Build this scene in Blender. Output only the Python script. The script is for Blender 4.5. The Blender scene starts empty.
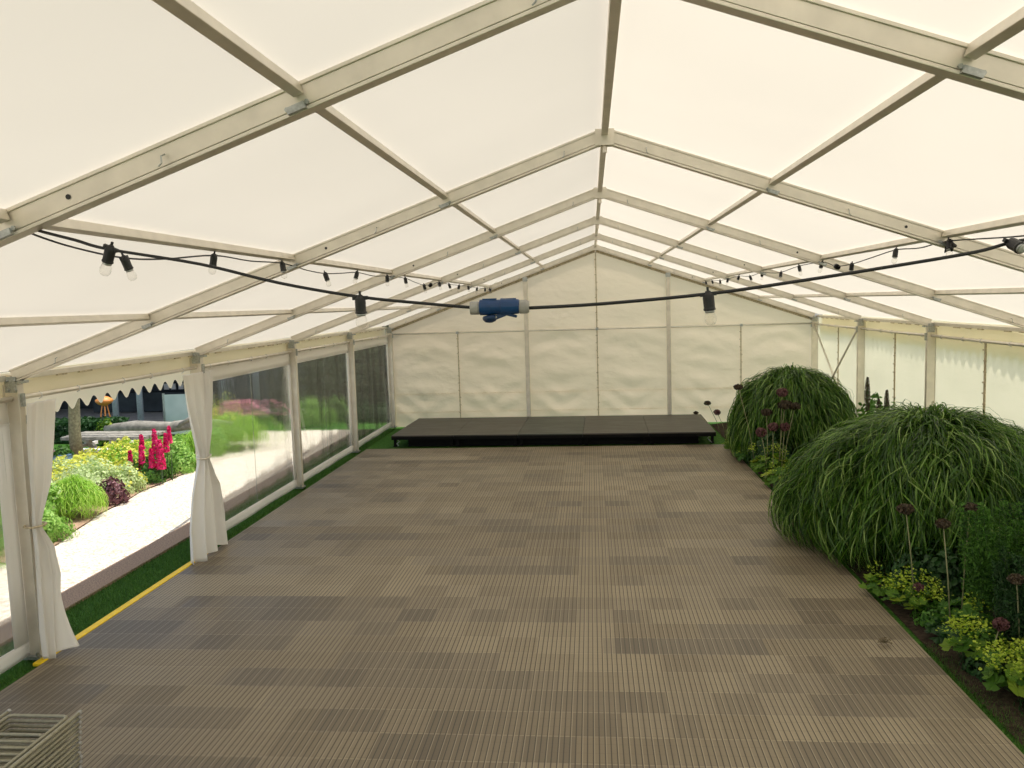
import bpy, math, random
import numpy as np
from mathutils import Vector, Matrix
random.seed(7); rng = np.random.default_rng(7)
PI = math.pi
S = bpy.context.scene; COL = S.collection

# ------------------------------------------------------------------ camera, sky, sun, exposure
YAW, PIT, ROL = .0959, .0957, .0298
cd = bpy.data.cameras.new('camera'); cam = bpy.data.objects.new('camera', cd); COL.objects.link(cam)
cd.sensor_width = 36; cd.lens = 840.7/1024*36; cd.clip_start = .05; cd.clip_end = 300
R_ = Matrix.Rotation(YAW, 3, 'Z') @ Matrix.Rotation(PI/2-PIT, 3, 'X') @ Matrix.Rotation(-ROL, 3, 'Z')
cam.matrix_world = Matrix.Translation((-.1177, 0, 2.6407)) @ R_.to_4x4()
S.camera = cam
W = bpy.data.worlds.new('sky'); S.world = W; W.use_nodes = True
wn = W.node_tree.nodes; sky = wn.new('ShaderNodeTexSky'); sky.sky_type = 'NISHITA'; sky.sun_disc = False
sky.sun_elevation = math.radians(62); sky.sun_rotation = math.radians(95); sky.dust_density = 1.5
hs = wn.new('ShaderNodeHueSaturation'); hs.inputs['Saturation'].default_value = .55; W.node_tree.links.new(sky.outputs[0], hs.inputs['Color']); W.node_tree.links.new(hs.outputs[0], wn['Background'].inputs[0]); wn['Background'].inputs[1].default_value = .27
sd = bpy.data.lights.new('sun', 'SUN'); sd.energy = 4.6; sd.angle = math.radians(.6); sd.color = (1, .955, .87)
sun = bpy.data.objects.new('sun', sd); COL.objects.link(sun)
sun.rotation_euler = Vector((1, .48, 3.5)).to_track_quat('Z', 'Y').to_euler()
S.view_settings.view_transform = 'Standard'; S.view_settings.look = 'None'; S.view_settings.gamma = 1
S.view_settings.exposure = 0.05
S.cycles.max_bounces = 10; S.cycles.diffuse_bounces = 6; S.cycles.transparent_max_bounces = 12

# ------------------------------------------------------------------ materials
class NT:
    def __init__(s, name):
        s.m = bpy.data.materials.new(name); s.m.use_nodes = True; s.t = s.m.node_tree
        s.t.nodes.clear(); s.out = s.n('OutputMaterial')
    def n(s, k, **kw):
        o = s.t.nodes.new('ShaderNode'+k)
        for a, b in kw.items(): setattr(o, a, b)
        return o
    def l(s, a, b): s.t.links.new(a, b)
    def set(s, node, **kw):
        for a, b in kw.items(): node.inputs[a.replace('_', ' ')].default_value = b
        return node
    def math(s, op, a, b=None, c=None):
        o = s.n('Math', operation=op)
        for i, v in enumerate((a, b, c)):
            if v is None: continue
            if isinstance(v, (int, float)): o.inputs[i].default_value = v
            else: s.l(v, o.inputs[i])
        return o.outputs[0]
    def ramp(s, fac, *stops):
        r = s.n('ValToRGB'); e = r.color_ramp.elements
        e[0].position, e[0].color = stops[0][0], (*stops[0][1], 1)
        e[1].position, e[1].color = stops[-1][0], (*stops[-1][1], 1)
        for p, c in stops[1:-1]:
            x = e.new(p); x.color = (*c, 1)
        s.l(fac, r.inputs[0]); return r.outputs[0]
    def noise(s, scale, detail=3, vec=None, rough=.5):
        o = s.n('TexNoise'); o.inputs['Scale'].default_value = scale; o.inputs['Detail'].default_value = detail; o.inputs['Roughness'].default_value = rough
        if vec is None: vec = s.coord()
        s.l(vec, o.inputs['Vector']); return o.outputs['Fac']
    def coord(s): return s.n('NewGeometry').outputs['Position']
    def scaled(s, v):
        m = s.n('Mapping'); m.inputs['Scale'].default_value = v; s.l(s.coord(), m.inputs[0]); return m.outputs[0]
    def bump(s, h, strength=.3, dist=.01):
        b = s.n('Bump'); b.inputs['Strength'].default_value = strength; b.inputs['Distance'].default_value = dist
        s.l(h, b.inputs['Height']); return b.outputs[0]

def plain(name, col, rough=.5, metal=0, spec=.5, var=.12, scale=30, bump=0):
    t = NT(name); p = t.n('BsdfPrincipled'); p.inputs['Roughness'].default_value = rough; p.inputs['Metallic'].default_value = metal
    p.inputs['Specular IOR Level'].default_value = spec
    f = t.noise(scale, 3)
    a = tuple(c*(1-var) for c in col); b = tuple(min(1, c*(1+var)) for c in col)
    t.l(t.ramp(f, (.3, a), (.7, b)), p.inputs['Base Color'])
    if bump: t.l(t.bump(f, bump, .004), p.inputs['Normal'])
    t.l(p.outputs[0], t.out.inputs[0]); return t.m

def fabric(name, dif, tra, fac, wrinkle=.25, dist=.03, folds=(1, 1, 1), scale=1.2, welds=None):
    """white PVC canvas: part of the light is reflected, part of it shines through"""
    t = NT(name); d = t.n('BsdfDiffuse'); r = t.n('BsdfTranslucent'); m = t.n('MixShader'); g = t.n('BsdfGlossy'); m2 = t.n('MixShader')
    g.inputs['Roughness'].default_value = .45; g.inputs['Color'].default_value = (.9, .9, .88, 1); m2.inputs[0].default_value = .03
    m.inputs[0].default_value = fac
    big = t.noise(.7, 2)
    t.l(t.ramp(big, (.3, tuple(c*.97 for c in dif)), (.7, dif)), d.inputs[0])
    t.l(t.ramp(big, (.3, tuple(c*.95 for c in tra)), (.7, tra)), r.inputs[0])
    h = t.noise(scale, 4, t.scaled(folds), .45)
    fine = t.noise(scale*5, 2, t.scaled(folds))
    h = t.math('ADD', h, t.math('MULTIPLY', fine, .12))
    nrm = t.bump(h, wrinkle, dist)
    for q in (d, r, g): t.l(nrm, q.inputs['Normal'])
    t.l(d.outputs[0], m.inputs[1]); t.l(r.outputs[0], m.inputs[2]); t.l(m.outputs[0], m2.inputs[1]); t.l(g.outputs[0], m2.inputs[2])
    t.l(m2.outputs[0], t.out.inputs[0]); return t.m

def leafy(name, stops, tra=.35, rough=.45, spec=.3):
    t = NT(name); p = t.n('BsdfPrincipled'); p.inputs['Roughness'].default_value = rough; p.inputs['Specular IOR Level'].default_value = spec
    r = t.n('NewGeometry').outputs['Random Per Island']; c = t.ramp(r, *stops)
    tr = t.n('BsdfTranslucent'); m = t.n('MixShader'); m.inputs[0].default_value = tra
    t.l(c, p.inputs['Base Color']); t.l(c, tr.inputs[0]); t.l(p.outputs[0], m.inputs[1]); t.l(tr.outputs[0], m.inputs[2])
    t.l(m.outputs[0], t.out.inputs[0]); return t.m

M = {}
M['roof'] = fabric('roof_canvas', (.84, .79, .70), (.715, .65, .535), .50, .10, .02, (1, .35, 1), 1.1)
M['wall'] = fabric('wall_canvas', (.88, .84, .72), (.95, .86, .64), .52, .45, .03, (.9, .6, 2.2), 1.5)
M['gable'] = fabric('gable_canvas', (.95, .85, .70), (.98, .79, .57), .48, .5, .06, (.9, .6, 1.6), 1.6)
M['curtain'] = fabric('curtain_canvas', (.93, .92, .90), (.88, .84, .76), .42, .25, .015, (2, 2, .5), 2)
M['alu'] = plain('aluminium', (.76, .71, .62), .46, .78, .5, .07, 9, .08)
M['galv'] = plain('galvanised_steel', (.42, .44, .43), .35, .8, .5, .25, 60)
M['black'] = plain('black_rubber', (.012, .012, .014), .45, 0, .5, .2)
M['blue'] = plain('blue_plastic', (.005, .045, .155), .35, 0, .5, .08)
M['navy'] = plain('dark_blue_plastic', (.004, .030, .10), .35, 0, .5, .08)
M['greyp'] = plain('grey_plastic', (.34, .33, .31), .5)
M['yellow'] = plain('yellow_edging', (.88, .60, .015), .5, 0, .4, .08, 12)
M['lace'] = plain('lacing_strip', (.50, .42, .28), .7, 0, .3, .3, 40)
M['dark'] = plain('stage_frame_black', (.006, .006, .006), .8, 0, .12)
M['tube'] = plain('olive_grey_powder_coat', (.29, .275, .20), .42, .15, .5, .12, 60)
M['bark'] = plain('grey_green_bark', (.22, .20, .12), .9, 0, .2, .35, 25, .5)
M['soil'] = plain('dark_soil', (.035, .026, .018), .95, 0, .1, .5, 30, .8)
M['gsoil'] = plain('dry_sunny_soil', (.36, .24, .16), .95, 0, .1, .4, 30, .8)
M['timber'] = plain('weathered_timber', (.27, .25, .21), .8, 0, .2, .35, 9, .3)
M['white'] = plain('white_painted_wood', (.75, .74, .70), .6, 0, .3, .08)
M['column'] = plain('pale_blue_column', (.42, .48, .55), .5)
M['inner'] = plain('dark_pavilion_wall', (.035, .045, .05), .7, 0, .3, .4, 3)
M['ledge'] = plain('grey_stone', (.40, .38, .35), .8, 0, .2, .2, 12, .4)
M['orange'] = plain('orange_paint', (.75, .28, .07), .5)
M['seed'] = plain('brown_seed_head', (.10, .055, .035), .9, 0, .1, .4, 80)
M['pinkhead'] = leafy('dusky_pink_florets', ((0, (.10, .040, .042)), (1, (.21, .10, .10))), .2)
M['brownhead'] = leafy('brown_florets', ((0, (.035, .024, .014)), (1, (.10, .072, .042))), .15)
M['stem'] = plain('pale_green_stem', (.24, .24, .12), .6)
M['hstem'] = plain('dark_green_stem', (.05, .10, .03), .6)
M['grass_dark'] = leafy('arching_grass', ((0, (.014, .050, .006)), (.4, (.045, .125, .010)), (.8, (.12, .25, .022)), (1, (.32, .45, .13))), .35, .38, .45)
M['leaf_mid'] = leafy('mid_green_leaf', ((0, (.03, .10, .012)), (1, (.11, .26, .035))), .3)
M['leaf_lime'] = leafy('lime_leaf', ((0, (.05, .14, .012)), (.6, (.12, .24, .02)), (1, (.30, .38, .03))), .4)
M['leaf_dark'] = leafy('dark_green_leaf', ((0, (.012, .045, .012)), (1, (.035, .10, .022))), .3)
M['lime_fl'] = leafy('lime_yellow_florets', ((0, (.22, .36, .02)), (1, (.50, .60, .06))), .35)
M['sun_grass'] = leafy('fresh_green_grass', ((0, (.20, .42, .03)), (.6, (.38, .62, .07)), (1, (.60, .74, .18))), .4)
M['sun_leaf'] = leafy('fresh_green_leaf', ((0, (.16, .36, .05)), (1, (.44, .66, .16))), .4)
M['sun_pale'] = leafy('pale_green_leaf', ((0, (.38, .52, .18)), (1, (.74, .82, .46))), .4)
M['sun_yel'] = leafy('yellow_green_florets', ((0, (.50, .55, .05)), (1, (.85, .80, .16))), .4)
M['purple'] = leafy('dark_purple_leaf', ((0, (.07, .025, .035)), (1, (.24, .10, .11))), .25)
M['pink'] = leafy('magenta_petals', ((0, (.62, .01, .11)), (1, (.90, .05, .24))), .3)
M['palepink'] = leafy('pale_pink_petals', ((0, (.75, .28, .38)), (1, (.85, .45, .50))), .3)
M['hedge'] = leafy('hedge_leaf', ((0, (.09, .11, .06)), (1, (.22, .24, .14))), .2)
M['dry'] = plain('dry_straw', (.16, .13, .08), .9, 0, .1, .4, 90)

t = NT('lawn_grass'); p = t.n('BsdfPrincipled'); p.inputs['Roughness'].default_value = .9; p.inputs['Specular IOR Level'].default_value = .1
f = t.noise(45, 5); t.l(t.ramp(f, (.25, (.022, .07, .010)), (.55, (.05, .14, .02)), (.8, (.10, .20, .04))), p.inputs['Base Color'])
t.l(t.bump(f, .8, .03), p.inputs['Normal']); t.l(p.outputs[0], t.out.inputs[0]); M['lawn'] = t.m
M['edging'] = plain('shade_brown_gravel', (.30, .215, .155), .9, 0, .1, .45, 70, .8)  # path gravel with its shade put into the colour
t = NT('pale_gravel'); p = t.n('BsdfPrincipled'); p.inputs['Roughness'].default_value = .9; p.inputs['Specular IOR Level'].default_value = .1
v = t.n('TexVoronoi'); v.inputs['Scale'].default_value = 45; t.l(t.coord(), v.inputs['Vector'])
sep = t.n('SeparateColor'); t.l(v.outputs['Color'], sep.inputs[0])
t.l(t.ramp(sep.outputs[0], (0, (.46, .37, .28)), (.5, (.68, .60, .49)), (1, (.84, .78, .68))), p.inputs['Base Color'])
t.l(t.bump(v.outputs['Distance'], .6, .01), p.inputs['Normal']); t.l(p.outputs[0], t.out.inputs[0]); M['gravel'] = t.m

# interlocking ribbed flooring tiles: dark slots every 35 mm, a pale edge every other slot, 300 mm rows, tone varies tile by tile
t = NT('ribbed_floor_tiles'); p = t.n('BsdfPrincipled')
xyz = t.n('SeparateXYZ'); t.l(t.coord(), xyz.inputs[0]); X, Y = xyz.outputs[0], xyz.outputs[1]
def frac(v, pitch): return t.math('FRACT', t.math('DIVIDE', t.math('ADD', v, 50.0), pitch))
s1 = frac(X, .035); slot = t.math('LESS_THAN', s1, .21)
s2 = frac(X, .070); edge = t.math('MULTIPLY', t.math('GREATER_THAN', s2, .105), t.math('LESS_THAN', s2, .185))
r1 = frac(Y, .305); row = t.math('LESS_THAN', r1, .035); r2 = frac(Y, .1017); cross = t.math('LESS_THAN', r2, .07)
def cell(wx, wy, seed, rowshift=.37):
    iy = t.math('FLOOR', t.math('DIVIDE', t.math('ADD', Y, 50.0), wy))
    ix = t.math('FLOOR', t.math('ADD', t.math('DIVIDE', t.math('ADD', X, 50.0), wx), t.math('MULTIPLY', iy, rowshift)))
    c = t.n('CombineXYZ'); t.l(ix, c.inputs[0]); t.l(iy, c.inputs[1]); c.inputs[2].default_value = seed
    w = t.n('TexWhiteNoise', noise_dimensions='3D'); t.l(c.outputs[0], w.inputs[0]); return w.outputs['Value']
a = cell(.305, .305, 1.0, 0); b = cell(1.22, .305, 2.0, .37); c_ = cell(2.6, .61, 3.0, .53)
tone = t.math('ADD', t.math('ADD', t.math('MULTIPLY', a, .30), t.math('MULTIPLY', b, .34)), t.math('ADD', t.math('MULTIPLY', c_, .28), t.math('MULTIPLY', t.noise(.9, 4), .25)))
base = t.ramp(tone, (.28, (.108, .086, .055)), (.55, (.208, .169, .108)), (.88, (.312, .262, .176)))
def mix(f, a, bcol, blend='MIX'):
    m = t.n('Mix', data_type='RGBA', blend_type=blend)
    if isinstance(f, float): m.inputs[0].default_value = f
    else: t.l(f, m.inputs[0])
    t.l(a, m.inputs[6])
    if isinstance(bcol, tuple): m.inputs[7].default_value = (*bcol, 1)
    else: t.l(bcol, m.inputs[7])
    return m.outputs[2]
base = mix(t.math('MULTIPLY', cross, .22), base, (.09, .07, .05))
base = mix(t.math('MULTIPLY', edge, .45), base, (.48, .41, .29))
base = mix(t.math('MULTIPLY', row, .35), base, (.42, .36, .25))
base = mix(t.math('MULTIPLY', slot, .90), base, (.035, .026, .018))
grain = t.noise(60, 3); base = mix(t.math('MULTIPLY', grain, .25), base, (.20, .16, .12))
t.l(base, p.inputs['Base Color'])
t.l(t.math('ADD', .42, t.math('MULTIPLY', b, .18)), p.inputs['Roughness']); p.inputs['Specular IOR Level'].default_value = .35
hgt = t.math('SUBTRACT', 1.0, slot); t.l(t.bump(hgt, .35, .006), p.inputs['Normal'])
t.l(p.outputs[0], t.out.inputs[0]); M['floor'] = t.m

# stage board: dark phenolic ply with scuffs
def board(name, c0, c1):
    t = NT(name); p = t.n('BsdfPrincipled'); p.inputs['Roughness'].default_value = .42; p.inputs['Specular IOR Level'].default_value = .5
    f = t.noise(2.2, 5, t.scaled((1, 3, 1)), .65); t.l(t.ramp(f, (.3, c0), (.72, c1)), p.inputs['Base Color']); t.l(t.math('MULTIPLY_ADD', f, .3, .30), p.inputs['Roughness'])
    t.l(p.outputs[0], t.out.inputs[0]); return t.m
M['board'] = board('brown_stage_board', (.020, .017, .013), (.050, .042, .032))
M['board2'] = board('greenish_stage_board', (.015, .020, .014), (.024, .029, .021))

# clear PVC: mostly see-through, slightly wavy, light sheen
t = NT('clear_pvc'); rf = t.n('BsdfRefraction'); rf.inputs['IOR'].default_value = 1.03; rf.inputs['Roughness'].default_value = .20; rf.inputs['Color'].default_value = (.93, .95, .93, 1)
tp = t.n('BsdfTransparent'); tp.inputs[0].default_value = (.93, .95, .93, 1); gl = t.n('BsdfGlossy'); gl.inputs['Roughness'].default_value = .15
df = t.n('BsdfDiffuse'); df.inputs[0].default_value = (.8, .8, .76, 1)
h = t.noise(5, 3, t.scaled((1, 5, .5)), .55); nb = t.bump(h, .5, .008)
t.l(nb, gl.inputs['Normal']); t.l(nb, rf.inputs['Normal'])
m1 = t.n('MixShader'); m1.inputs[0].default_value = .22; t.l(rf.outputs[0], m1.inputs[1]); t.l(tp.outputs[0], m1.inputs[2])
m2 = t.n('MixShader'); t.l(t.math('MULTIPLY_ADD', t.noise(6, 4, t.scaled((1, 5, .6)), .6), .10, .02), m2.inputs[0]); t.l(m1.outputs[0], m2.inputs[1]); t.l(gl.outputs[0], m2.inputs[2])
m3 = t.n('MixShader'); m3.inputs[0].default_value = .08; t.l(m2.outputs[0], m3.inputs[1]); t.l(df.outputs[0], m3.inputs[2])
t.l(m3.outputs[0], t.out.inputs[0]); M['pvc'] = t.m
t = NT('bulb_glass'); tp = t.n('BsdfTransparent'); tp.inputs[0].default_value = (.97, .965, .95, 1); gl = t.n('BsdfGlossy'); gl.inputs['Roughness'].default_value = .08
lw = t.n('LayerWeight'); lw.inputs[0].default_value = .35; m1 = t.n('MixShader'); t.l(t.math('MULTIPLY_ADD', lw.outputs[1], .35, .02), m1.inputs[0]); t.l(tp.outputs[0], m1.inputs[1]); t.l(gl.outputs[0], m1.inputs[2])
t.l(m1.outputs[0], t.out.inputs[0]); M['bulb'] = t.m
t = NT('frosted_screen'); p = t.n('BsdfPrincipled'); p.inputs['Base Color'].default_value = (.50, .60, .57, 1); p.inputs['Roughness'].default_value = .25; f = t.noise(2, 2)
t.l(t.ramp(f, (.3, (.36, .45, .43)), (.7, (.52, .60, .57))), p.inputs['Base Color']); t.l(p.outputs[0], t.out.inputs[0]); M['frost'] = t.m

# ------------------------------------------------------------------ mesh helpers
class MB:
    def __init__(s): s.v = []; s.f = []; s.n = 0
    def add(s, v, f):
        s.v.append(np.asarray(v, float)); s.f += [tuple(i+s.n for i in q) for q in f]; s.n += len(v); return s
    def box(s, c, d, rot=None):
        x, y, z = (q/2 for q in d)
        v = np.array([(a, b, e) for a in (-x, x) for b in (-y, y) for e in (-z, z)])
        if rot is not None: v = v @ np.array(rot.to_3x3()).T
        return s.add(v+np.array(c), [(0, 1, 3, 2), (4, 6, 7, 5), (0, 4, 5, 1), (2, 3, 7, 6), (0, 2, 6, 4), (1, 5, 7, 3)])
    def beam(s, a, b, w, h, up=(0, 0, 1)):
        """box of width w and height h from a to b"""
        a, b = Vector(a), Vector(b); d = b-a; L = d.length; d.normalize(); u = Vector(up); x = d.cross(u).normalized(); u = x.cross(d)
        return s.box((a+b)/2, (w, L, h), Matrix((x, d, u)).transposed())
    def tube(s, pts, r, n=8, cap=True):
        pts = [Vector(p) for p in pts]; m = len(pts); rs = r if hasattr(r, '__len__') else [r]*m; V = []; F = []
        u = None
        for i, p_ in enumerate(pts):
            d = (pts[min(i+1, m-1)]-pts[max(i-1, 0)]).normalized()
            if u is None: u = d.orthogonal().normalized()
            else:
                u = u-d*u.dot(d); u.normalize()
            w = d.cross(u)
            for k in range(n):
                a = 2*PI*k/n; V.append(p_+(u*math.cos(a)+w*math.sin(a))*rs[i])
        for i in range(m-1):
            for k in range(n): F.append((i*n+k, i*n+(k+1) % n, (i+1)*n+(k+1) % n, (i+1)*n+k))
        if cap: F += [tuple(reversed(range(n))), tuple(range((m-1)*n, m*n))]
        return s.add([tuple(q) for q in V], F)
    def lathe(s, prof, c=(0, 0, 0), n=12, axis=None):
        V = []; F = []; m = len(prof)
        for r, z in prof:
            for k in range(n): V.append((r*math.cos(2*PI*k/n), r*math.sin(2*PI*k/n), z))
        for i in range(m-1):
            for k in range(n): F.append((i*n+k, i*n+(k+1) % n, (i+1)*n+(k+1) % n, (i+1)*n+k))
        F += [tuple(reversed(range(n))), tuple(range((m-1)*n, m*n))]
        V = np.array(V)
        if axis is not None: V = V @ np.array(Vector(axis).to_track_quat('Z', 'Y').to_matrix()).T
        return s.add(V+np.array(c), F)
    def grid(s, P):
        P = np.asarray(P, float); a, b = P.shape[:2]
        return s.add(P.reshape(-1, 3), [(i*b+j, i*b+j+1, (i+1)*b+j+1, (i+1)*b+j) for i in range(a-1) for j in range(b-1)])
    def mesh(s, name, smooth=False):
        me = bpy.data.meshes.new(name); me.from_pydata(np.concatenate(s.v).tolist(), [], s.f)
        if smooth: me.polygons.foreach_set('use_smooth', [True]*len(me.polygons))
        me.update(); return me
    def build(s, name, mat, parent=None, smooth=False, bevel=0, at=None):
        me = s.mesh(name, smooth); me.materials.append(mat); o = bpy.data.objects.new(name, me); COL.objects.link(o)
        if at is not None: o.location = at
        if parent: o.parent = parent
        if bevel:
            b = o.modifiers.new('bevel', 'BEVEL'); b.width = bevel; b.segments = 2; b.limit_method = 'ANGLE'
        return o
def tag(o, label, cat, group=None, kind=None):
    o['label'] = label; o['category'] = cat
    if group: o['group'] = group
    if kind: o['kind'] = kind
    return o
def thing(name, label, cat, loc=(0, 0, 0), rz=0, group=None):
    o = bpy.data.objects.new(name, None); COL.objects.link(o); o.location = loc; o.rotation_euler = (0, 0, rz); o.empty_display_size = .1
    return tag(o, label, cat, group)
def struct(o, label=None):
    o['kind'] = 'structure'
    if label: o['label'] = label
    return o
def copy_tree(o, parent=None):
    c = o.copy(); COL.objects.link(c)
    if parent: c.parent = parent
    for ch in list(o.children): copy_tree(ch, c)
    return c

# ------------------------------------------------------------------ dimensions of the marquee
H, EZ, SL, YG = 4.5, 2.19, .3493, 17.97
FR = [YG-3*k for k in range(6)]            # frame positions, the last wall first
def rz_(x): return EZ+SL*(H-abs(x))
ROOF_UP = .075
YN = -3.0                                  # the roof runs on behind the camera

# ------------------------------------------------------------------ ground
def sheet(x0, x1, y0, y1, z, nx=2, ny=2, amp=0):
    P = np.zeros((nx, ny, 3)); P[..., 0] = np.linspace(x0, x1, nx)[:, None]; P[..., 1] = np.linspace(y0, y1, ny)[None]; P[..., 2] = z
    if amp: P[..., 2] += rng.normal(0, amp, (nx, ny))
    return P
struct(MB().grid(sheet(-60, 40, -20, 80, -.03)).build('ground_lawn', M['lawn']), 'dark green lawn under and around the marquee')
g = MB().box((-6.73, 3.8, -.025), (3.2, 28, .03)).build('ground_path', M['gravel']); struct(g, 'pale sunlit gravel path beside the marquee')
ge = MB().box((-5.09, 3.8, -.018), (.32, 28, .036)).build('ground_path_shade', M['edging']); struct(ge, 'gravel strip between the path and the mown grass, coloured brown as shade')  # separate brown strip painted where the path gravel lies in the marquee's shade
bd = MB()
ys = np.linspace(2, 15.6, 30); xe = np.interp(ys, [2, 8, 9, 10.4, 11.9, 13.4, 14.3, 15.6], [-6.5, -6.35, -6.35, -6.7, -6.85, -6.85, -6.7, -6.9])
P = np.zeros((30, 6, 3)); P[..., 1] = ys[:, None]; P[..., 0] = xe[:, None]-np.linspace(0, 3.2, 6)[None]; P[..., 2] = .012+np.array([0, .03, .05, .05, .04, 0])[None]
P[..., 0] += rng.normal(0, .02, (30, 6)); bd.grid(P).build('ground_flower_bed', M['gsoil']); struct(bpy.data.objects['ground_flower_bed'], 'dry soil of the sunny flower bed')
sb = MB(); P = sheet(2.34, 4.62, 2.5, 17.8, .02, 10, 50, .012); P[0, :, 2] = -.02; sb.grid(P)
struct(sb.build('ground_planting_bed', M['soil'], smooth=True), 'dark soil of the planting bed inside the marquee')

# floor: ribbed tiles laid from x=-4.35 to 2.28
FX0, FX1, FY0, FY1 = -4.36, 2.28, -1.0, 15.25
fl = MB().box(((FX0+FX1)/2, (FY0+FY1)/2, -.012), (FX1-FX0, FY1-FY0, .024)).build('floor', M['floor']); struct(fl, 'grey brown ribbed interlocking flooring tiles')
ed = MB().box((-4.395, 7.25, -.006), (.07, 2.85, .03)).build('trim_1', M['yellow'], bevel=.008); struct(ed, 'yellow ramp edging of the floor at the open bay')
lt = MB().box((-4.385, 2.5, -.012), (.05, 2.2, .025)).build('trim_2', M['yellow'], bevel=.008); struct(lt, 'yellow ramp edging of the floor near the front left post')

# ------------------------------------------------------------------ roof canvas, one sheet each slope, tight over the rafters and sagging slightly between them
def roof(sign, name):
    ys = np.linspace(YN, YG+.12, 148); xs = np.linspace(0, H+.09, 34); P = np.zeros((len(ys), len(xs), 3))
    for i, y in enumerate(ys):
        ph = abs(math.sin(PI*(YG-y)/3)) if y <= YG else 0
        for j, x in enumerate(xs):
            dz = -.018*ph*abs(math.sin(PI*x/1.125))
            P[i, j] = (sign*x, y, rz_(x)+ROOF_UP+dz)
    o = MB().grid(P).build(name, M['roof'], smooth=True); struct(o); o['label'] = 'cream canvas roof slope of the marquee, '+('left' if sign < 0 else 'right')+' side'
    return o
roof(-1, 'ceiling'); roof(1, 'ceiling.001')

# ------------------------------------------------------------------ portal frames
names = ['farthest aluminium arch, against the white end wall', 'fourth aluminium arch from the camera, next to the end wall one', 'third aluminium arch from the camera, between clear windows',
         'aluminium arch whose left leg carries the white tied curtain near the flower bed', 'aluminium arch with its left leg beside the nearer cream curtain', 'nearest aluminium roof arch, crossing the top corners of the view']
for k, y in enumerate(FR):
    fr = thing('portal_frame', names[k], 'tent frame', (0, y, 0), 0, 'aluminium arches of the marquee')
    for s in (-1, 1):
        m = MB(); a = (s*(H-.02), 0, rz_(H-.02)); b = (s*.03, 0, rz_(.03))
        up = Vector((s*SL, 0, 1)).normalized()
        m.beam(Vector(a)+up*.010, Vector(b)+up*.010, .050, .070, up)
        for q in (-.036, .051):
            off = up*q; m.beam(Vector(a)+off, Vector(b)+off, .064, .014, up)      # flanges with a keder groove
        m.build('rafter', M['alu'], fr, bevel=.002)
        m = MB(); zt = EZ-.03
        m.box((s*H, 0, zt/2), (.105, .052, zt)); m.box((s*(H-.058), 0, zt/2), (.012, .066, zt-.04)); m.box((s*(H+.058), 0, zt/2), (.012, .066, zt-.04))
        m.build('post', M['alu'], fr, bevel=.002)
        m = MB(); m.box((s*H, 0, .012), (.16, .14, .024)); 
        for dx in (-.05, .05): m.lathe([(.012, 0), (.012, .03), (.004, .034)], (s*H+dx, -.05, .02), 6)
        m.build('base_plate', M['galv'], fr)
        m = MB()                                                                    # corner bracket with its bolts at the eaves
        m.box((s*(H-.01), -.034, EZ-.05), (.09, .008, .12)); m.box((s*(H-.01), .034, EZ-.05), (.09, .008, .12))
        for dz in (-.02, -.09):
            for dx in (-.03, .03): m.lathe([(.011, 0), (.011, .01), (.006, .016)], (s*(H-.02)+dx, -.036, EZ+dz), 6, (0, -1, 0))
        m.box((s*(H-.075), 0, EZ-.17), (.02, .03, .10)); m.box((s*(H-.05), 0, EZ-.03), (.12, .07, .02))
        m.build('corner_bracket', M['galv'], fr)
    m = MB(); m.box((0, -.036, rz_(0)-.005), (.13, .008, .11)); m.box((0, .036, rz_(0)-.005), (.13, .008, .11)); m.lathe([(.016, -.05), (.016, .02)], (0, 0, rz_(0)-.055), 8)
    m.build('ridge_plate', M['alu'], fr)
    for s in (-1, 1):
        for n_ in (1, 2, 3):                                                        # spring clips holding the purlins
            x = s*1.125*n_; m = MB()
            m.box((x, -.043, rz_(x)-.03), (.07, .022, .024), Matrix.Rotation(s*math.atan(SL), 3, 'Y'))
            m.lathe([(.009, 0), (.009, .008)], (x-.036, -.034, rz_(x-.036)-.02), 6, (0, -1, 0)).lathe([(.009, 0), (.009, .008)], (x+.036, -.034, rz_(x+.036)-.02), 6, (0, -1, 0)); m.build('purlin_clip', M['galv'], fr)
        for x in (.28, 1.62, 4.1): MB().tube([(s*x, -.034, rz_(x)+.01), (s*x, -.060, rz_(x)), (s*x, -.060, rz_(x)-.025), (s*(x+.012), -.060, rz_(x)-.036)], .0035, 5).build('hook', M['galv'], fr)
        MB().lathe([(.010, 0), (.010, .002)], (s*2.0, -.026, rz_(2.0)+.01), 8, (0, -1, 0)).build('bolt_hole', M['black'], fr)

# purlins, ridge and eaves beams
def long_bar(name, x, z, w, h, y0, y1, mat, label, tilt=0, cat='beam', group='long beams of the roof'):
    m = MB(); up = (math.sin(tilt), 0, math.cos(tilt)); cuts = [y for y in sorted(FR) if y0 < y < y1]; e = [y0]+cuts+[y1]
    for a, b in zip(e[:-1], e[1:]): m.beam((0, a-0+.034, 0), (0, b-.034, 0), w, h, up)
    return tag(m.build(name, mat, at=(x, 0, z), bevel=.003), label, cat, group)
th = math.atan(SL)
long_bar('ridge_beam', 0, rz_(0)+.030, .045, .05, YN, YG, M['alu'], 'aluminium ridge beam running along the peak of the roof', 0)
nm = {(-1, 1): 'upper aluminium purlin on the left roof slope', (-1, 2): 'middle aluminium purlin on the left slope with festoon lights tied to it', (-1, 3): 'lowest aluminium purlin on the left roof slope',
      (1, 1): 'upper aluminium purlin on the right roof slope', (1, 2): 'middle aluminium purlin on the right slope with festoon lights tied to it', (1, 3): 'lowest aluminium purlin on the right roof slope'}
for (s, n_), lb in nm.items():
    x = s*1.125*n_; long_bar('roof_purlin', x, rz_(x)+.036, .040, .044, YN, YG, M['alu'], lb, s*th)
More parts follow.
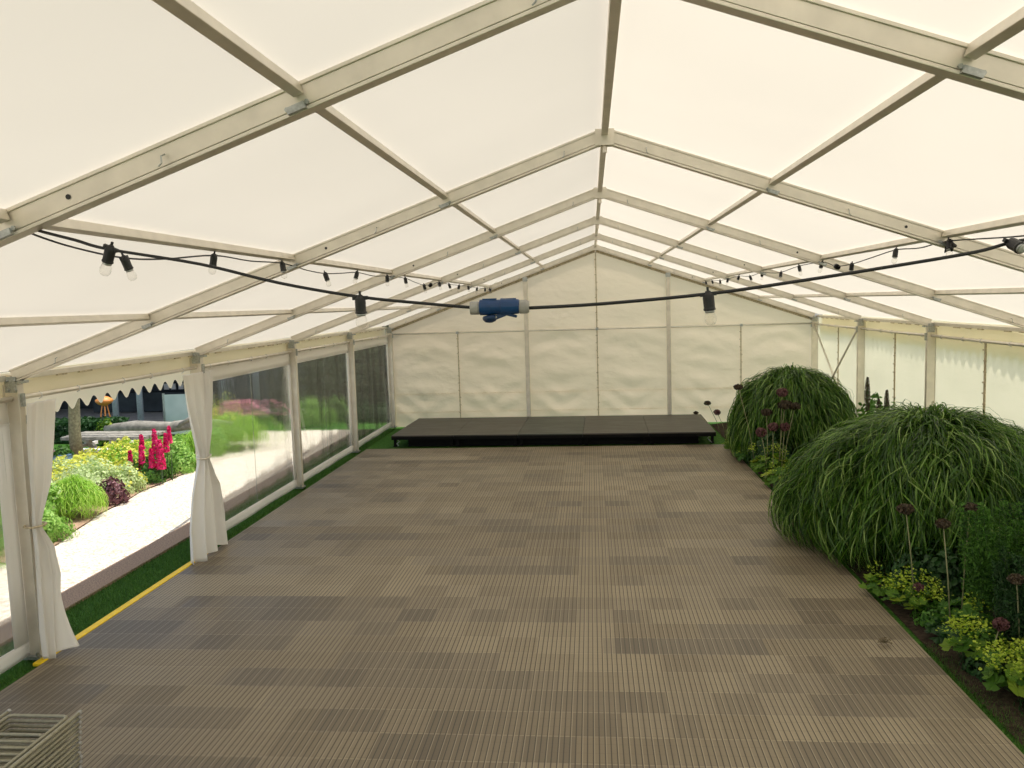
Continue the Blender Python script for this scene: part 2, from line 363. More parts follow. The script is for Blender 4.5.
for s in (-1, 1):
    o = long_bar('eaves_beam', s*(H+.045), EZ+.0, .05, .045, YN, YG, M['alu'], 'aluminium eaves beam along the '+('left side, above the windows and the open bay' if s < 0 else 'right side, above the white wall and planting'), 0)
    # drooping keder flap scraps along the beam
    m = MB()
    for y in np.arange(1, 17.6, .33):
        if rng.random() < .75: m.box((-s*.02, y, -.026), (.022, .10+.1*rng.random(), .014))
    m.build('rope_loops', M['lace'], o)

# ------------------------------------------------------------------ end wall (gable)
RAILZ = 2.045
def gable_fabric():
    xs = np.linspace(-H, H, 181); us = np.linspace(0, 1, 120); P = np.zeros((len(us), len(xs), 3))
    for j, x in enumerate(xs):
        top = rz_(x)+.05
        for i, u in enumerate(us):
            z = u*top; pan = (x % 1.5)/1.5; s = math.sin(PI*pan)
            d = .022*s
            if z < RAILZ:
                q = z/RAILZ
                k_ = math.floor(x/1.5); d += .019*s*math.sin(q*PI*4.3+pan*2.5+k_*1.7)*(.35+.65*s)+.016*s*math.sin(q*PI*9.1+3*pan*math.sin(k_*2.1)+k_)
                d += .020*math.sin(z*15-abs(pan-.5)*16+k_*1.3)*math.exp(-((q-.25-.12*math.sin(k_*3))/.22)**2)*s**.5+.010*math.sin(z*19+abs(pan-.5)*14+k_)*math.exp(-((q-.8)/.18)**2)*s**.5
            P[i, j] = (x, YG+.060+d*.36, z)
    return P
o = MB().grid(gable_fabric()).build('wall_back', M['gable'], smooth=True); struct(o, 'creased white canvas end wall behind the stage')
for x in (-3, 0, 3):
    top = rz_(x)-.06 if x == 0 else RAILZ
    m = MB(); m.box((x, YG+.045, top/2), (.022, .008, top))
    for z in np.arange(.15, top, .16): m.box((x+.008*(-1)**int(z*10), YG+.038, z), (.045, .008, .014))
    m.build('lacing_seam', M['lace'], o)
for z in (.32, .72):
    m = MB(); m.box((0, YG+.050, z), (2*H-.2, .004, .010)); m.build('weld_line', M['gable'], o)
for x, lb in ((-1.5, 'aluminium upright of the end wall left of the centre seam'), (1.5, 'aluminium upright of the end wall right of the centre seam')):
    p_ = thing('gable_post', lb, 'post', (x, YG-.005, 0), 0, 'uprights of the end wall'); zt = rz_(x)-.05
    MB().box((0, 0, zt/2), (.062, .07, zt)).box((-.036, 0, zt/2), (.01, .085, zt)).box((.036, 0, zt/2), (.01, .085, zt)).build('shaft', M['alu'], p_, bevel=.002)
    MB().box((0, 0, .01), (.14, .12, .02)).build('base_plate', M['galv'], p_)
    MB().box((0, -.04, zt-.05), (.10, .02, .09)).build('top_bracket', M['galv'], p_)
m = MB(); m.tube([(-H+.06, 0, 0), (H-.06, 0, 0)], .017, 8); r = tag(m.build('gable_rail', M['alu'], at=(0, YG-.06+.05, RAILZ), smooth=True), 'horizontal metal rail across the white end wall', 'rail')
for x in (-3, -1.5, 0, 1.5, 3): MB().box((x, 0, 0), (.05, .045, .05)).build('rail_clamp', M['galv'], r)
# triangle edge strip following the last rafters
for s in (-1, 1):
    m = MB(); m.beam((s*(H-.05), YG+.045, rz_(H-.05)-.075), (0, YG+.045, rz_(0)-.075), .01, .05, (s*SL, 0, 1)); m.build('edge_strip', M['lace'], o)

# ------------------------------------------------------------------ side rails and walls
for s in (-1, 1):
    m = MB()
    for k in range(5): m.tube([(0, FR[k]-.03, 0), (0, FR[k]-1.5, -.006), (0, FR[k+1]+.03, 0)], .020, 8)
    m.tube([(0, FR[5]-.03, 0), (0, 0, 0)], .020, 8)
    r = tag(m.build('curtain_rail', M['alu'], at=(s*(H-.0), 0, RAILZ-.012), smooth=True), 'thin metal curtain rail along the '+('left side above the clear windows' if s < 0 else 'right side above the white wall'), 'rail', 'side rails')
    for k in range(5):
        for dy in (.35, 1.0, 1.5, 2.2, 2.7):
            y = FR[k]-dy; MB().tube([(0, y, .022), (-s*.022, y, .010), (-s*.022, y, -.02), (s*.005, y, -.035)], .005, 5).build('curtain_hook', M['white'], r)

def wallpanel(s, y0, y1, z0, z1, nz, amp, seed, xo=.075):
    ys = np.linspace(y0, y1, 50); zs = np.linspace(z0, z1, nz); P = np.zeros((nz, 50, 3)); r = np.random.default_rng(seed)
    ph = r.uniform(0, 6, 6)
    for i, z in enumerate(zs):
        for j, y in enumerate(ys):
            d = amp*(math.sin(y*2.1+ph[0])*math.sin(z*2+ph[1])+.6*math.sin(y*5.3+z*2.5+ph[2])+.4*math.sin(z*7+y*1.7+ph[3]))*math.sin(PI*((y-y0) % 1.5)/1.5)
            P[i, j] = (s*(H+xo+d), y, z)
    return P
# strip of canvas between the eaves beam and the rail, both sides
for s, nm_ in ((-1, 'left'), (1, 'right')):
    m = MB()
    for k in range(5): m.grid(wallpanel(s, FR[k+1], FR[k], RAILZ-.03, EZ+.03, 5, .008, 40+k))
    m.grid(wallpanel(s, YN, FR[5], RAILZ-.03, EZ+.03, 5, .006, 48))
    o = m.build('trim_3' if s < 0 else 'trim_4', M['wall'], smooth=True); struct(o, 'white canvas strip under the eaves beam, '+nm_+' side')
# right wall
m = MB()
for k in range(5): m.grid(wallpanel(1, FR[k+1], FR[k], .02, RAILZ-.0, 34, .007, 60+k, .05))
m.grid(wallpanel(1, YN, FR[5], .02, RAILZ, 34, .007, 69, .05))
wr = m.build('wall_right', M['wall'], smooth=True); struct(wr, 'white canvas side wall behind the planting bed')
for k in range(5):
    y = FR[k]-1.5; m = MB().box((H+.042, y, RAILZ/2), (.008, .05, RAILZ-.03))
    for z in np.arange(.1, RAILZ-.05, .13): m.box((H+.034, y+.012*(-1)**int(z*20), z), (.01, .07, .016))
    m.build('lacing_seam', M['lace'], wr)
# left wall: clear window panels with white borders (three far bays and the one nearest the camera)
def window(idx, k, label, xo=.03):
    y0, y1 = FR[k+1]+.055, FR[k]-.03; zt, zb = 1.845, .135; root = bpy.data.objects.new('window_%d' % idx, None); COL.objects.link(root); root.location = (-(H+xo), (y0+y1)/2, 0); struct(root, label)
    L = (y1-y0)/2; m = MB(); bw = .17 if idx == 4 else .09
    def strip(a0, a1, b0, b1, n=24):
        P = np.zeros((n, 4, 3)); P[..., 1] = np.linspace(a0, a1, n)[:, None]; P[..., 2] = np.linspace(b0, b1, 4)[None]
        P[..., 0] = .008*np.sin(P[..., 1]*4+idx)+.004*np.sin(P[..., 2]*9); m.grid(P)
    strip(-L, L, zt, RAILZ); strip(-L, L, .02, zb); strip(-L, -L+.09, zb, zt, 4); strip(L-bw, L, zb, zt, 4)
    o = m.build('panel_border', M['curtain'], root, smooth=True)
    so = o.modifiers.new('thickness', 'SOLIDIFY'); so.thickness = .003
    n = 40; P = np.zeros((n, 16, 3)); P[..., 1] = np.linspace(-L+.08, L-.08, n)[:, None]; P[..., 2] = np.linspace(zb-.01, zt+.01, 16)[None]
    P[..., 0] = -.004+.006*np.sin(P[..., 1]*5+P[..., 2]*2+idx)+.003*np.sin(P[..., 1]*13); MB().grid(P).build('pane', M['pvc'], root, smooth=True)
    MB().box((0.002, -.0, (zt+zb)/2), (.003, .022, zt-zb)).build('weld_strip', M['pvc'], root)
    m = MB().box((0.0, 0, zt), (.006, 2*L, .012)).box((0, 0, zb), (.006, 2*L, .010)); m.build('hem_line', M['curtain'], root)
window(1, 0, 'farthest clear window panel, beside the stage'); window(2, 1, 'middle clear window panel, dark hedge behind it')
window(3, 2, 'clear window panel next to the tied curtain, pink and green border behind it'); window(4, 4, 'nearest clear window panel at the left edge of the view')

# scalloped valances outside both eaves
def valance(s):
    step = .214; n = int((YG-YN)/step); m = MB(); V = []
    ys = np.linspace(YN, YN+n*step, n*10+1); P = np.zeros((len(ys), 8, 3))
    for i, y in enumerate(ys):
        ph = ((y-YN)/step) % 1; zb = 1.885-.042*math.cos(2*PI*ph)
        for j, u in enumerate(np.linspace(0, 1, 8)):
            P[i, j] = (s*(H+.095+.010*u), y, EZ+.04+(zb-EZ-.04)*u)
    m.grid(P); return m
for s in (-1, 1):
    o = valance(s).build('valance', M['wall'], smooth=True); tag(o, 'scalloped white canvas valance hanging outside the '+('left eaves, its edge seen in the open bay' if s < 0 else 'right eaves, its scalloped shadow on the wall'), 'valance', 'scalloped valances')

# cross braces in the far right bay
for a, b, lb in (((H-.03, FR[0]-.05, 2.0), (H-.03, FR[1]+.05, .1), 'thin diagonal brace falling from the far right corner post'),
                 ((H-.06, FR[1]+.05, 2.0), (H-.06, FR[0]-.05, .1), 'thin diagonal brace leaning against the second post from the far right corner')):
    m = MB(); A = Vector(a); m.tube([(0, 0, 0), tuple(Vector(b)-A)], .020, 8); tag(m.build('wind_brace', M['alu'], at=a, smooth=True), lb, 'brace', 'cross braces')

# ------------------------------------------------------------------ curtains
def curtain(tab, ny, amp, nf, seed):
    """tab rows: z, y0, y1, x, fold depth factor"""
    tab = sorted(tab); Z = [r[0] for r in tab]; n = 90; P = np.zeros((n, ny, 3)); r = np.random.default_rng(seed); ph = r.uniform(0, 6, 4)
    for i, z in enumerate(np.linspace(Z[0], Z[-1], n)):
        a, b, x, k = (np.interp(z, Z, [q[c] for q in tab]) for c in (1, 2, 3, 4))
        for j, u in enumerate(np.linspace(0, 1, ny)):
            w = u+.03*math.sin(u*nf*PI+ph[0])
            d = amp*k*(math.cos(u*nf*2*PI+ph[1]+.6*math.sin(z*2))+.35*math.cos(u*nf*3.7*PI+ph[2]+z))
            P[i, j] = (x+d, a+(b-a)*w, z+(.03*math.sin(u*7+ph[3]) if i == 0 else 0))
    return P
ct = thing('curtain', 'white curtain tied back at the middle against the post beside the clear windows', 'curtain', (0, 0, 0))
C1 = [(.02, 8.22, 9.08, -4.32, 1.5), (.35, 8.30, 9.12, -4.35, 1.4), (.7, 8.45, 9.08, -4.37, 1.2), (1.03, 8.68, 8.86, -4.39, .8), (1.1, 8.68, 8.86, -4.39, .8), (1.35, 8.58, 9.02, -4.39, .8), (1.65, 8.48, 9.15, -4.40, .6), (1.99, 8.42, 9.22, -4.41, .4)]
co = MB().grid(curtain(C1, 90, .040, 3.5, 3)).build('cloth', M['curtain'], ct, smooth=True); co.modifiers.new('thickness', 'SOLIDIFY').thickness = .002
MB().tube([(-4.39+.062*math.cos(a), 8.77+.115*math.sin(a), 1.06+.01*math.sin(2*a)) for a in np.linspace(0, 2*PI, 20)], .009, 6).build('tie_band', M['alu'], ct, smooth=True)
ct.location = (-4.41, 8.8, 0)
for ch in ct.children: ch.location = (4.41, -8.8, 0)
ct = thing('curtain', 'cream curtain tied to the left post, its hem trailing onto the floor', 'curtain', (-4.41, 6.1, 0))
C2 = [(.02, 5.86, 6.00, -4.36, .9), (.25, 5.87, 6.10, -4.38, 1.0), (.6, 5.89, 6.19, -4.39, 1.0), (.85, 5.90, 6.13, -4.39, 1.0), (1.02, 5.92, 6.02, -4.40, .6), (1.08, 5.92, 6.02, -4.40, .6), (1.35, 5.93, 6.16, -4.40, .9), (1.7, 5.96, 6.27, -4.41, .7), (1.99, 6.00, 6.34, -4.41, .5)]
P = curtain(C2, 70, .030, 2.5, 5)
for i in range(P.shape[0]):                                                     # the outer edge of the hem trails inward over the floor
    z = P[i, 0, 2]; q = max(0, 1-z/.5)**1.5
    u = np.linspace(0, 1, P.shape[1]); P[i, :, 0] += .17*q*u**3.5; P[i, :, 1] += .09*q*u**4
co = MB().grid(P).build('cloth', M['curtain'], ct, smooth=True); co.location = (4.41, -6.1, 0); co.modifiers.new('thickness', 'SOLIDIFY').thickness = .002
MB().tube([(-4.41+.07*math.cos(a), 5.965+.085*math.sin(a), 1.05) for a in np.linspace(0, 2*PI, 20)], .009, 6).build('tie_band', M['lace'], ct, smooth=True).location = (4.41, -6.1, 0)

# ------------------------------------------------------------------ stage: five decks side by side
c, s_ = Vector((6.02, -.095, 0)).normalized(), None; ang = math.atan2(-.095, 6.02)
slabs = ['black stage deck at the left end, under the windows', 'brown black stage deck second from the left end', 'darkest greenish stage deck in the middle of the stage', 'scuffed pale brown stage deck right of the dark middle one', 'brown stage deck at the right end, beside the grass mounds']
Wd = 1.203
for i in range(5):
    off = Vector((-3.925+Wd*i*math.cos(ang), 15.42+Wd*i*math.sin(ang), 0))
    d = thing('stage_deck', slabs[i], 'stage platform', off, ang, 'decks of the low stage')
    MB().box((Wd/2, 1.2, .205), (Wd-.006, 2.40, .022)).build('deck_board', M['board2'] if i == 2 else M['board'], d)
    m = MB()
    for a in ((Wd/2, .02), (Wd/2, 2.38)): m.box((a[0], a[1], .165), (Wd-.006, .032, .058))
    for a in ((.02, 1.2), (Wd-.02, 1.2)): m.box((a[0], a[1], .165), (.032, 2.33, .058))
    m.build('frame', M['dark'], d)
    for lx in (.06, Wd-.06):
        for ly in (.07, 2.33):
            MB().box((lx, ly, .068), (.048, .048, .136)).box((lx, ly, .006), (.07, .07, .012)).build('leg', M['dark'], d)
    x0, x1 = (.30 if i == 0 else .0), (Wd-.30 if i == 4 else Wd); MB().box(((x0+x1)/2, .12, .07), (x1-x0, .006, .138)).box(((x0+x1)/2, .12, .004), (x1-x0, .05, .008)).build('shade_panel', M['dark'], d)  # added black sheet standing in for the dark gap under the decks
    if i in (0, 4):
        x = .10 if i == 0 else Wd-.10; MB().tube([(x, .05, .14), (x+.05*(1 if i == 0 else -1), .05, .10), (x-.01, .05, .055), (x+.03, .05, .02)], .010, 6).build('brace', M['galv'], d)

# ------------------------------------------------------------------ festoon lights and cables
def dist_pts(pts): return [Vector(p) for p in pts]
def cable(pts, r, name, label, cat='cable', n=6):
    p0 = Vector(pts[0]); q = []
    P = [Vector(p)-p0 for p in pts]
    for i in range(len(P)-1):                                                   # catmull-rom smoothing
        a, b, c, d = P[max(i-1, 0)], P[i], P[i+1], P[min(i+2, len(P)-1)]
        for u in np.linspace(0, 1, 6)[:-1]: q.append(.5*((2*b)+(c-a)*u+(2*a-5*b+4*c-d)*u*u+(3*b-a-3*c+d)*u**3))
    q.append(P[-1]); return tag(MB().tube(q, r, n).build(name, M['black'], at=p0, smooth=True), label, cat)
cross = [(-2.20, 3.06, 2.975), (-2.157, 3.0, 2.961), (-2.023, 3.0, 2.923), (-1.896, 3.0, 2.885), (-1.545, 3.0, 2.818), (-1.246, 3.0, 2.739), (-.95, 3.0, 2.68), (-.694, 3.0, 2.647), (-.545, 3.0, 2.63)]
cross2 = [(-.345, 3.0, 2.622), (-.086, 3.0, 2.629), (.29, 3.0, 2.653), (.602, 3.0, 2.688), (.933, 3.0, 2.731), (1.176, 3.0, 2.766), (1.288, 3.0, 2.793), (1.45, 3.0, 2.82), (1.9, 3.02, 2.90), (2.22, 3.06, 2.98)]
cable(cross, .0062, 'festoon_cable', 'thick black cable sagging from the left slope to the blue plug')
cable(cross2, .0062, 'festoon_cable', 'thick black cable from the blue plug rising to the right slope')
# blue coupler and plug
cn = thing('cable_connector', 'blue round plug and socket joined in the middle of the sagging cable', 'connector', (-.443, 3.0, 2.627), -.0)
X_ = (1, 0, 0)
MB().lathe([(.022, -.105), (.024, -.10), (.024, -.077), (.021, -.070)], (0, 0, 0), 18, X_).build('cable_gland', M['greyp'], cn, smooth=False)
MB().lathe([(.021, .070), (.025, .074), (.025, .098), (.020, .106)], (0, 0, 0), 18, X_).build('cable_gland', M['greyp'], cn)
MB().lathe([(.022, -.072), (.028, -.070), (.029, -.035), (.027, -.030), (.027, .004)], (0, 0, .002), 20, X_).box((-.035, 0, .029), (.05, .02, .008)).build('socket_body', M['blue'], cn)
MB().lathe([(.030, .004), (.031, .008), (.029, .030), (.026, .068), (.021, .074)], (0, 0, .002), 20, X_).box((.035, 0, .029), (.05, .014, .006)).build('plug_body', M['blue'], cn)
m = MB()                                                                         # the open spring lid hanging under the socket
m.lathe([(.012, 0), (.024, .002), (.028, .008), (.026, .016), (.018, .024), (.006, .028)], (-.036, 0, -.026), 18, (.10, 0, -1)); m.box((-.005, 0, -.032), (.06, .022, .016), Matrix.Rotation(-.35, 3, 'Y')); m.box((.040, 0, -.028), (.045, .018, .010), Matrix.Rotation(.25, 3, 'Y'))
m.build('spring_lid', M['navy'], cn, bevel=.002); MB().lathe([(.004, 0), (.004, .003)], (-.012, -.013, -.034), 8, (0, -1, 0)).build('lid_pin', M['greyp'], cn)

LP = [(-2.20, 3.0, 2.965), (-2.25, 3.105, 2.958), (-2.25, 3.35, 2.925), (-2.25, 3.722, 2.901), (-2.25, 4.1, 2.915), (-2.25, 4.664, 2.962), (-2.25, 5.175, 2.955), (-2.25, 5.734, 2.965), (-2.25, 6.25, 2.935), (-2.25, 6.678, 2.925), (-2.25, 7.1, 2.94), (-2.25, 7.628, 2.965), (-2.25, 8.2, 2.95), (-2.25, 8.774, 2.965), (-2.25, 9.644, 2.965), (-2.25, 10.2, 2.93), (-2.25, 10.74, 2.908), (-2.25, 11.3, 2.925), (-2.25, 11.842, 2.965), (-2.25, 12.68, 2.955), (-2.25, 13.66, 2.955), (-2.25, 14.675, 2.96), (-2.25, 15.85, 2.95), (-2.25, 17.056, 2.955), (-2.25, 17.85, 2.96)]
RP = [(2.30, 3.1, 2.96), (2.25, 4.2, 2.93), (2.25, 4.9, 2.925), (2.25, 5.88, 2.965), (2.25, 6.37, 2.950), (2.25, 6.852, 2.965), (2.25, 7.4, 2.935), (2.25, 7.959, 2.904), (2.25, 8.462, 2.906), (2.25, 8.95, 2.965), (2.25, 9.922, 2.965), (2.25, 10.835, 2.925), (2.25, 11.4, 2.935), (2.25, 12.009, 2.965), (2.25, 12.895, 2.935), (2.25, 13.832, 2.965), (2.25, 14.921, 2.95), (2.25, 15.829, 2.945), (2.25, 16.853, 2.965), (2.25, 17.75, 2.965)]
cable(LP, .0045, 'festoon_cable', 'thin black light cable looping along the left middle purlin')
cable(RP, .0045, 'festoon_cable', 'thin black light cable looping along the right middle purlin')
def lamp_mesh():
    r = bpy.data.objects.new('festoon_lamp', None); COL.objects.link(r); r.empty_display_size = .05
    m = MB().lathe([(.008, .012), (.013, .004), (.0185, -.002), (.020, -.012), (.0195, -.048), (.021, -.050), (.021, -.056), (.016, -.058)], (0, 0, 0), 14)
    m.box((0, 0, .0), (.056, .014, .014)); m.box((0, 0, .015), (.008, .008, .02)); m.build('socket', M['black'], r, bevel=.001)
    MB().lathe([(.012, -.052), (.0165, -.058), (.017, -.064), (.012, -.066)], (0, 0, 0), 14).build('screw_cap', M['galv'], r, smooth=True)
    MB().lathe([(.013, -.060), (.018, -.070), (.0215, -.083), (.0205, -.096), (.014, -.106), (.004, -.110)], (0, 0, 0), 16).build('bulb', M['bulb'], r, smooth=True)
    return r
proto = lamp_mesh(); first = True
def lamp(p, tx, ty, rz, label, group):
    global first
    o = proto if first else copy_tree(proto); first = False
    o.location = p; o.rotation_euler = (tx, ty, rz); tag(o, label, 'light bulb', group)
G0, G1, G2 = 'festoon lamps on the crossing cable', 'festoon lamps along the left purlin', 'festoon lamps along the right purlin'
lamp((-1.885, 3.0, 2.888), .15, .42, 0, 'festoon lamp on the thick cable at its upper left end, tilted', G0)
lamp((-.95, 3.0, 2.676), .05, .0, 0, 'festoon lamp hanging on the cable left of the blue plug', G0)
lamp((.29, 3.0, 2.652), .0, -.09, 0, 'festoon lamp with clear bulb right of the blue plug', G0)
lamp((1.285, 2.99, 2.793), -1.15, .35, .3, 'festoon lamp facing the camera on the cable at the far right', G0)
FAR = ['nearest of its cluster', 'second nearest of its cluster', 'third nearest of its cluster', 'third from the end wall', 'second from the end wall', 'touching the end wall']
ll = ['clear festoon lamp nearest the camera below the left purlin', 'small festoon lamp tied up midway between the two nearest left arches', 'small festoon lamp just before the second arch on the left purlin', 'small festoon lamp hanging lowest past the second arch on the left',
      'festoon lamp between the second and third arch on the left purlin', 'festoon lamp touching the third arch on the left purlin', 'festoon lamp just past the third arch on the left purlin', 'festoon lamp at the low dip before the fourth left arch', 'festoon lamp at the fourth arch on the left purlin']
for i, (x, y, z) in enumerate([LP[3], LP[5], LP[7], LP[9], LP[11], LP[13], LP[14], LP[16], LP[18]]):
    lamp((x, y, z), rng.uniform(-.25, .25), rng.uniform(-.3, .3), PI/2, ll[i], G1)
for i, (x, y, z) in enumerate([LP[19], LP[20], LP[21], LP[22], LP[23], LP[24]]):
    lamp((x, y, z), rng.uniform(-.3, .3), rng.uniform(-.4, .4), PI/2, 'tiny far festoon lamp left of the end wall peak, '+FAR[i], G1)
rl = ['festoon lamp at the second arch on the right purlin', 'festoon lamp tied up just past the second arch on the right purlin', 'festoon lamp at the low dip beside the small grey plug', 'festoon lamp just before the third arch on the right purlin', 'festoon lamp just past the third arch on the right purlin',
      'festoon lamp hanging low between third and fourth right arches', 'festoon lamp at the fourth arch on the right purlin']
for i, (x, y, z) in enumerate([RP[3], RP[5], RP[7], RP[9], RP[10], RP[11], RP[13]]):
    lamp((x, y, z), rng.uniform(-.25, .25), rng.uniform(-.3, .3), PI/2, rl[i], G2)
for i, (x, y, z) in enumerate([RP[14], RP[15], RP[16], RP[17], RP[18], RP[19]]):
    lamp((x, y, z), rng.uniform(-.3, .3), rng.uniform(-.4, .4), PI/2, 'tiny far festoon lamp right of the end wall peak, '+FAR[i], G2)
for (p_, lb) in (((2.25, 8.44, 2.90), 'small grey plug joining the light cable on the right slope'), ((-2.25, 11.2, 2.918), 'small grey plug joining the light cable on the left slope')):
    q = thing('cable_plug', lb, 'connector', p_, 0, 'small plugs in the light cables')
    MB().lathe([(.016, -.055), (.024, -.050), (.026, 0), (.022, .005)], (0, 0, 0), 12, (0, 1, .2)).build('socket_half', M['dark'], q); MB().lathe([(.024, .0), (.026, .03), (.018, .06)], (0, 0, 0), 12, (0, 1, .2)).build('plug_half', M['greyp'], q)
tag(MB().tube([(0, -.06, -.02), (0, -.02, .0), (0, .0, -.045), (.02, .03, -.02), (-.02, .05, -.05), (.0, .08, .01), (.01, .02, .02), (-.02, -.04, -.035)], .009, 6).build('cable_bundle', M['black'], at=(2.25, 5.83, 2.945), smooth=True), 'small knot of black cable at the second arch on the right slope', 'cable')

# ------------------------------------------------------------------ stack of folding chairs, lower left corner
ORD = ['topmost', 'second', 'third', 'fourth', 'fifth', 'sixth', 'seventh', 'eighth', 'ninth', 'tenth', 'eleventh', 'twelfth', 'thirteenth', 'fourteenth', 'fifteenth', 'sixteenth', 'seventeenth', 'eighteenth']
def chair():
    r = bpy.data.objects.new('folding_chair', None); COL.objects.link(r)
    w = .205
    for s in (-1, 1):
        MB().tube([(s*w, 0, .0), (s*w, -.06, .0), (s*w, -.45, .0), (s*w, -.86, -.002)], .0105, 8).build('side_tube', M['tube'], r, smooth=True)
        MB().lathe([(.008, -.004), (.0125, 0), (.0125, .018), (.008, .022)], (s*w, -.002, 0), 10, (0, 1, 0)).build('foot_cap', M['greyp'], r)
    u = w-.035; pts = [(-u, -.84, 0), (-u, -.07, .0), (-u+.006, -.045, 0), (-u+.025, -.036, 0), (u-.025, -.036, 0), (u-.006, -.045, 0), (u, -.07, 0), (u, -.84, 0)]
    MB().tube(pts, .0095, 8).build('inner_frame', M['tube'], r, smooth=True)
    for y in (-.235, -.62): MB().tube([(-u+.012, y-.012, 0), (-u+.03, y, .001), (u-.03, y, .001), (u-.012, y-.012, 0)], .0095, 8).build('cross_bar', M['tube'], r, smooth=True)
    for y in (-.30, -.36, -.42, -.48, -.54): MB().tube([(-u, y, 0), (u, y, 0)], .008, 8).build('seat_rod', M['tube'], r, smooth=True)
    m = MB().box((0, -.75, 0), (2*w-.02, .10, .012)); m.build('backrest', M['tube'], r, bevel=.003)
    return r
ch0 = chair(); N = 18
for i in range(N):
    o = ch0 if i == 0 else copy_tree(ch0); j = N-1-i
    o.location = (-3.155+rng.normal(0, .0025)+.0015*j, 4.10+rng.normal(0, .004)+.0008*j, .5-.0277*i); o.rotation_euler = (0, 0, rng.normal(0, .004))
    lb = 'olive grey folding chair lying flat, '+('topmost of the stack' if i == 0 else ORD[i]+' from the top of the stack' if i < N-1 else 'on the floor at the bottom of the stack')
    tag(o, lb, 'chair', 'folding chairs stacked flat')

# ------------------------------------------------------------------ plant builders
def blades(n, R, Ht, seed, w=.013, th0=.0, th1=1.62, base=.25, ax=1.0, seg=7, jit=.08, clip=None, mess=.13, box=.82):
    """arching grass: every blade leaves the clump, arcs over a lumpy dome and droops at its tip"""
    r = np.random.default_rng(seed)
    az = r.uniform(0, 2*PI, n); th = th0+(th1-th0)*r.uniform(0, 1, n)**.6; dth = r.uniform(.42, .95, n)*(.7+.3*np.sin(th)); hd = r.normal(0, mess, n)
    lay = np.clip(1-np.abs(r.normal(0, jit, n)), .55, 1)
    def dome(t, a, k):
        t = np.clip(t, 0.02, 1.75); lump = 1+.05*np.sin(a*4+seed+3*t)+.045*np.sin(a*9+1.7*seed-5*t)+.03*np.sin(a*15+9*t)
        tt = np.minimum(t, PI/2); rr = R*np.sin(tt)**box*lump*k*lay; z = Ht*np.cos(tt)**box*(1+.5*(lump-1))*k*lay-np.maximum(t-PI/2, 0)*R*.5
        return np.stack([rr*np.cos(a)*ax, rr*np.sin(a), z], 1)
    small = 1/np.maximum(np.sin(th), .25)
    P0 = dome(th-dth, az-hd*small, .66); P1 = dome(th-dth*.75, az-hd*.5*small, 1.10); P2 = dome(th-dth*.15, az+hd*.4*small, 1.12); P3 = dome(th+.02, az+hd*small, .95)
    P3[:, 2] -= r.uniform(.0, .10, n)*Ht*np.clip(np.sin(th)+.3, 0, 1)
    wild = r.uniform(0, 1, n) < .07; P3[wild] += r.normal(0, .05, (wild.sum(), 3))*R; P2[wild] += r.normal(0, .05, (wild.sum(), 3))*R
    for Q in (P0, P1, P2, P3): Q[:, 2] = np.maximum(Q[:, 2], .02)
    P0[:, 2] *= .8
    ts = np.linspace(0, 1, seg+1)[None, :, None]
    C = (1-ts)**3*P0[:, None]+3*(1-ts)**2*ts*P1[:, None]+3*(1-ts)*ts**2*P2[:, None]+ts**3*P3[:, None]
    tan = np.gradient(C, axis=1); side = np.cross(tan, np.array([0, 0, 1.])+r.normal(0, .35, (n, 1, 3))); side /= np.linalg.norm(side, axis=2, keepdims=True)+1e-9
    wd = w*r.uniform(.55, 1.4, (n, 1, 1))*np.sin(np.clip(1.02-ts, 0, 1)*PI*.5)**.7*.5
    V = np.stack([C-side*wd, C+side*wd], 2).reshape(-1, 3)
    if clip: V[:, 0] = np.minimum(V[:, 0], clip)
    V[:, 2] = np.maximum(V[:, 2], .012); k = (seg+1)*2
    idx = (np.arange(n)*k)[:, None]+(np.arange(seg)*2)[None]; F = np.stack([idx, idx+1, idx+3, idx+2], 2).reshape(-1, 4)
    return V, F
def raw_mesh(name, V, F, mat, parent=None, at=None, smooth=True):
    me = bpy.data.meshes.new(name); me.vertices.add(len(V)); me.vertices.foreach_set('co', np.asarray(V, np.float32).ravel())
    nf, k = F.shape; me.loops.add(nf*k); me.loops.foreach_set('vertex_index', F.ravel().astype(np.int32)); me.polygons.add(nf)
    me.polygons.foreach_set('loop_start', np.arange(nf, dtype=np.int32)*k); me.update(calc_edges=True)
    if smooth: me.polygons.foreach_set('use_smooth', [True]*nf)
    me.materials.append(mat); o = bpy.data.objects.new(name, me); COL.objects.link(o)
    if parent: o.parent = parent
    if at is not None: o.location = at
    return o
def leaves(centers, normals, size, seed, aspect=.6, fold=.25):
    """folded pointed leaves, one per centre"""
    r = np.random.default_rng(seed); n = len(centers); nn = normals+r.normal(0, .55, (n, 3)); nn /= np.linalg.norm(nn, axis=1, keepdims=True)+1e-9
    t = np.cross(nn, r.normal(0, 1, (n, 3))); t /= np.linalg.norm(t, axis=1, keepdims=True)+1e-9; b = np.cross(nn, t)
    s = (size*r.uniform(.6, 1.35, n))[:, None]; a = s*aspect
    V = np.stack([centers-t*s*.5, centers-t*s*.1+b*a*.5+nn*s*fold*.4, centers+t*s*.25+b*a*.38+nn*s*fold*.3, centers+t*s*.55-nn*s*fold*.3, centers+t*s*.25-b*a*.38+nn*s*fold*.3, centers-t*s*.1-b*a*.5+nn*s*fold*.4], 1).reshape(-1, 3)
    i = np.arange(n)[:, None]*6; F = np.concatenate([i+np.array([[0, 1, 2, 3]]), i+np.array([[0, 3, 4, 5]])], 0)
    return V, F
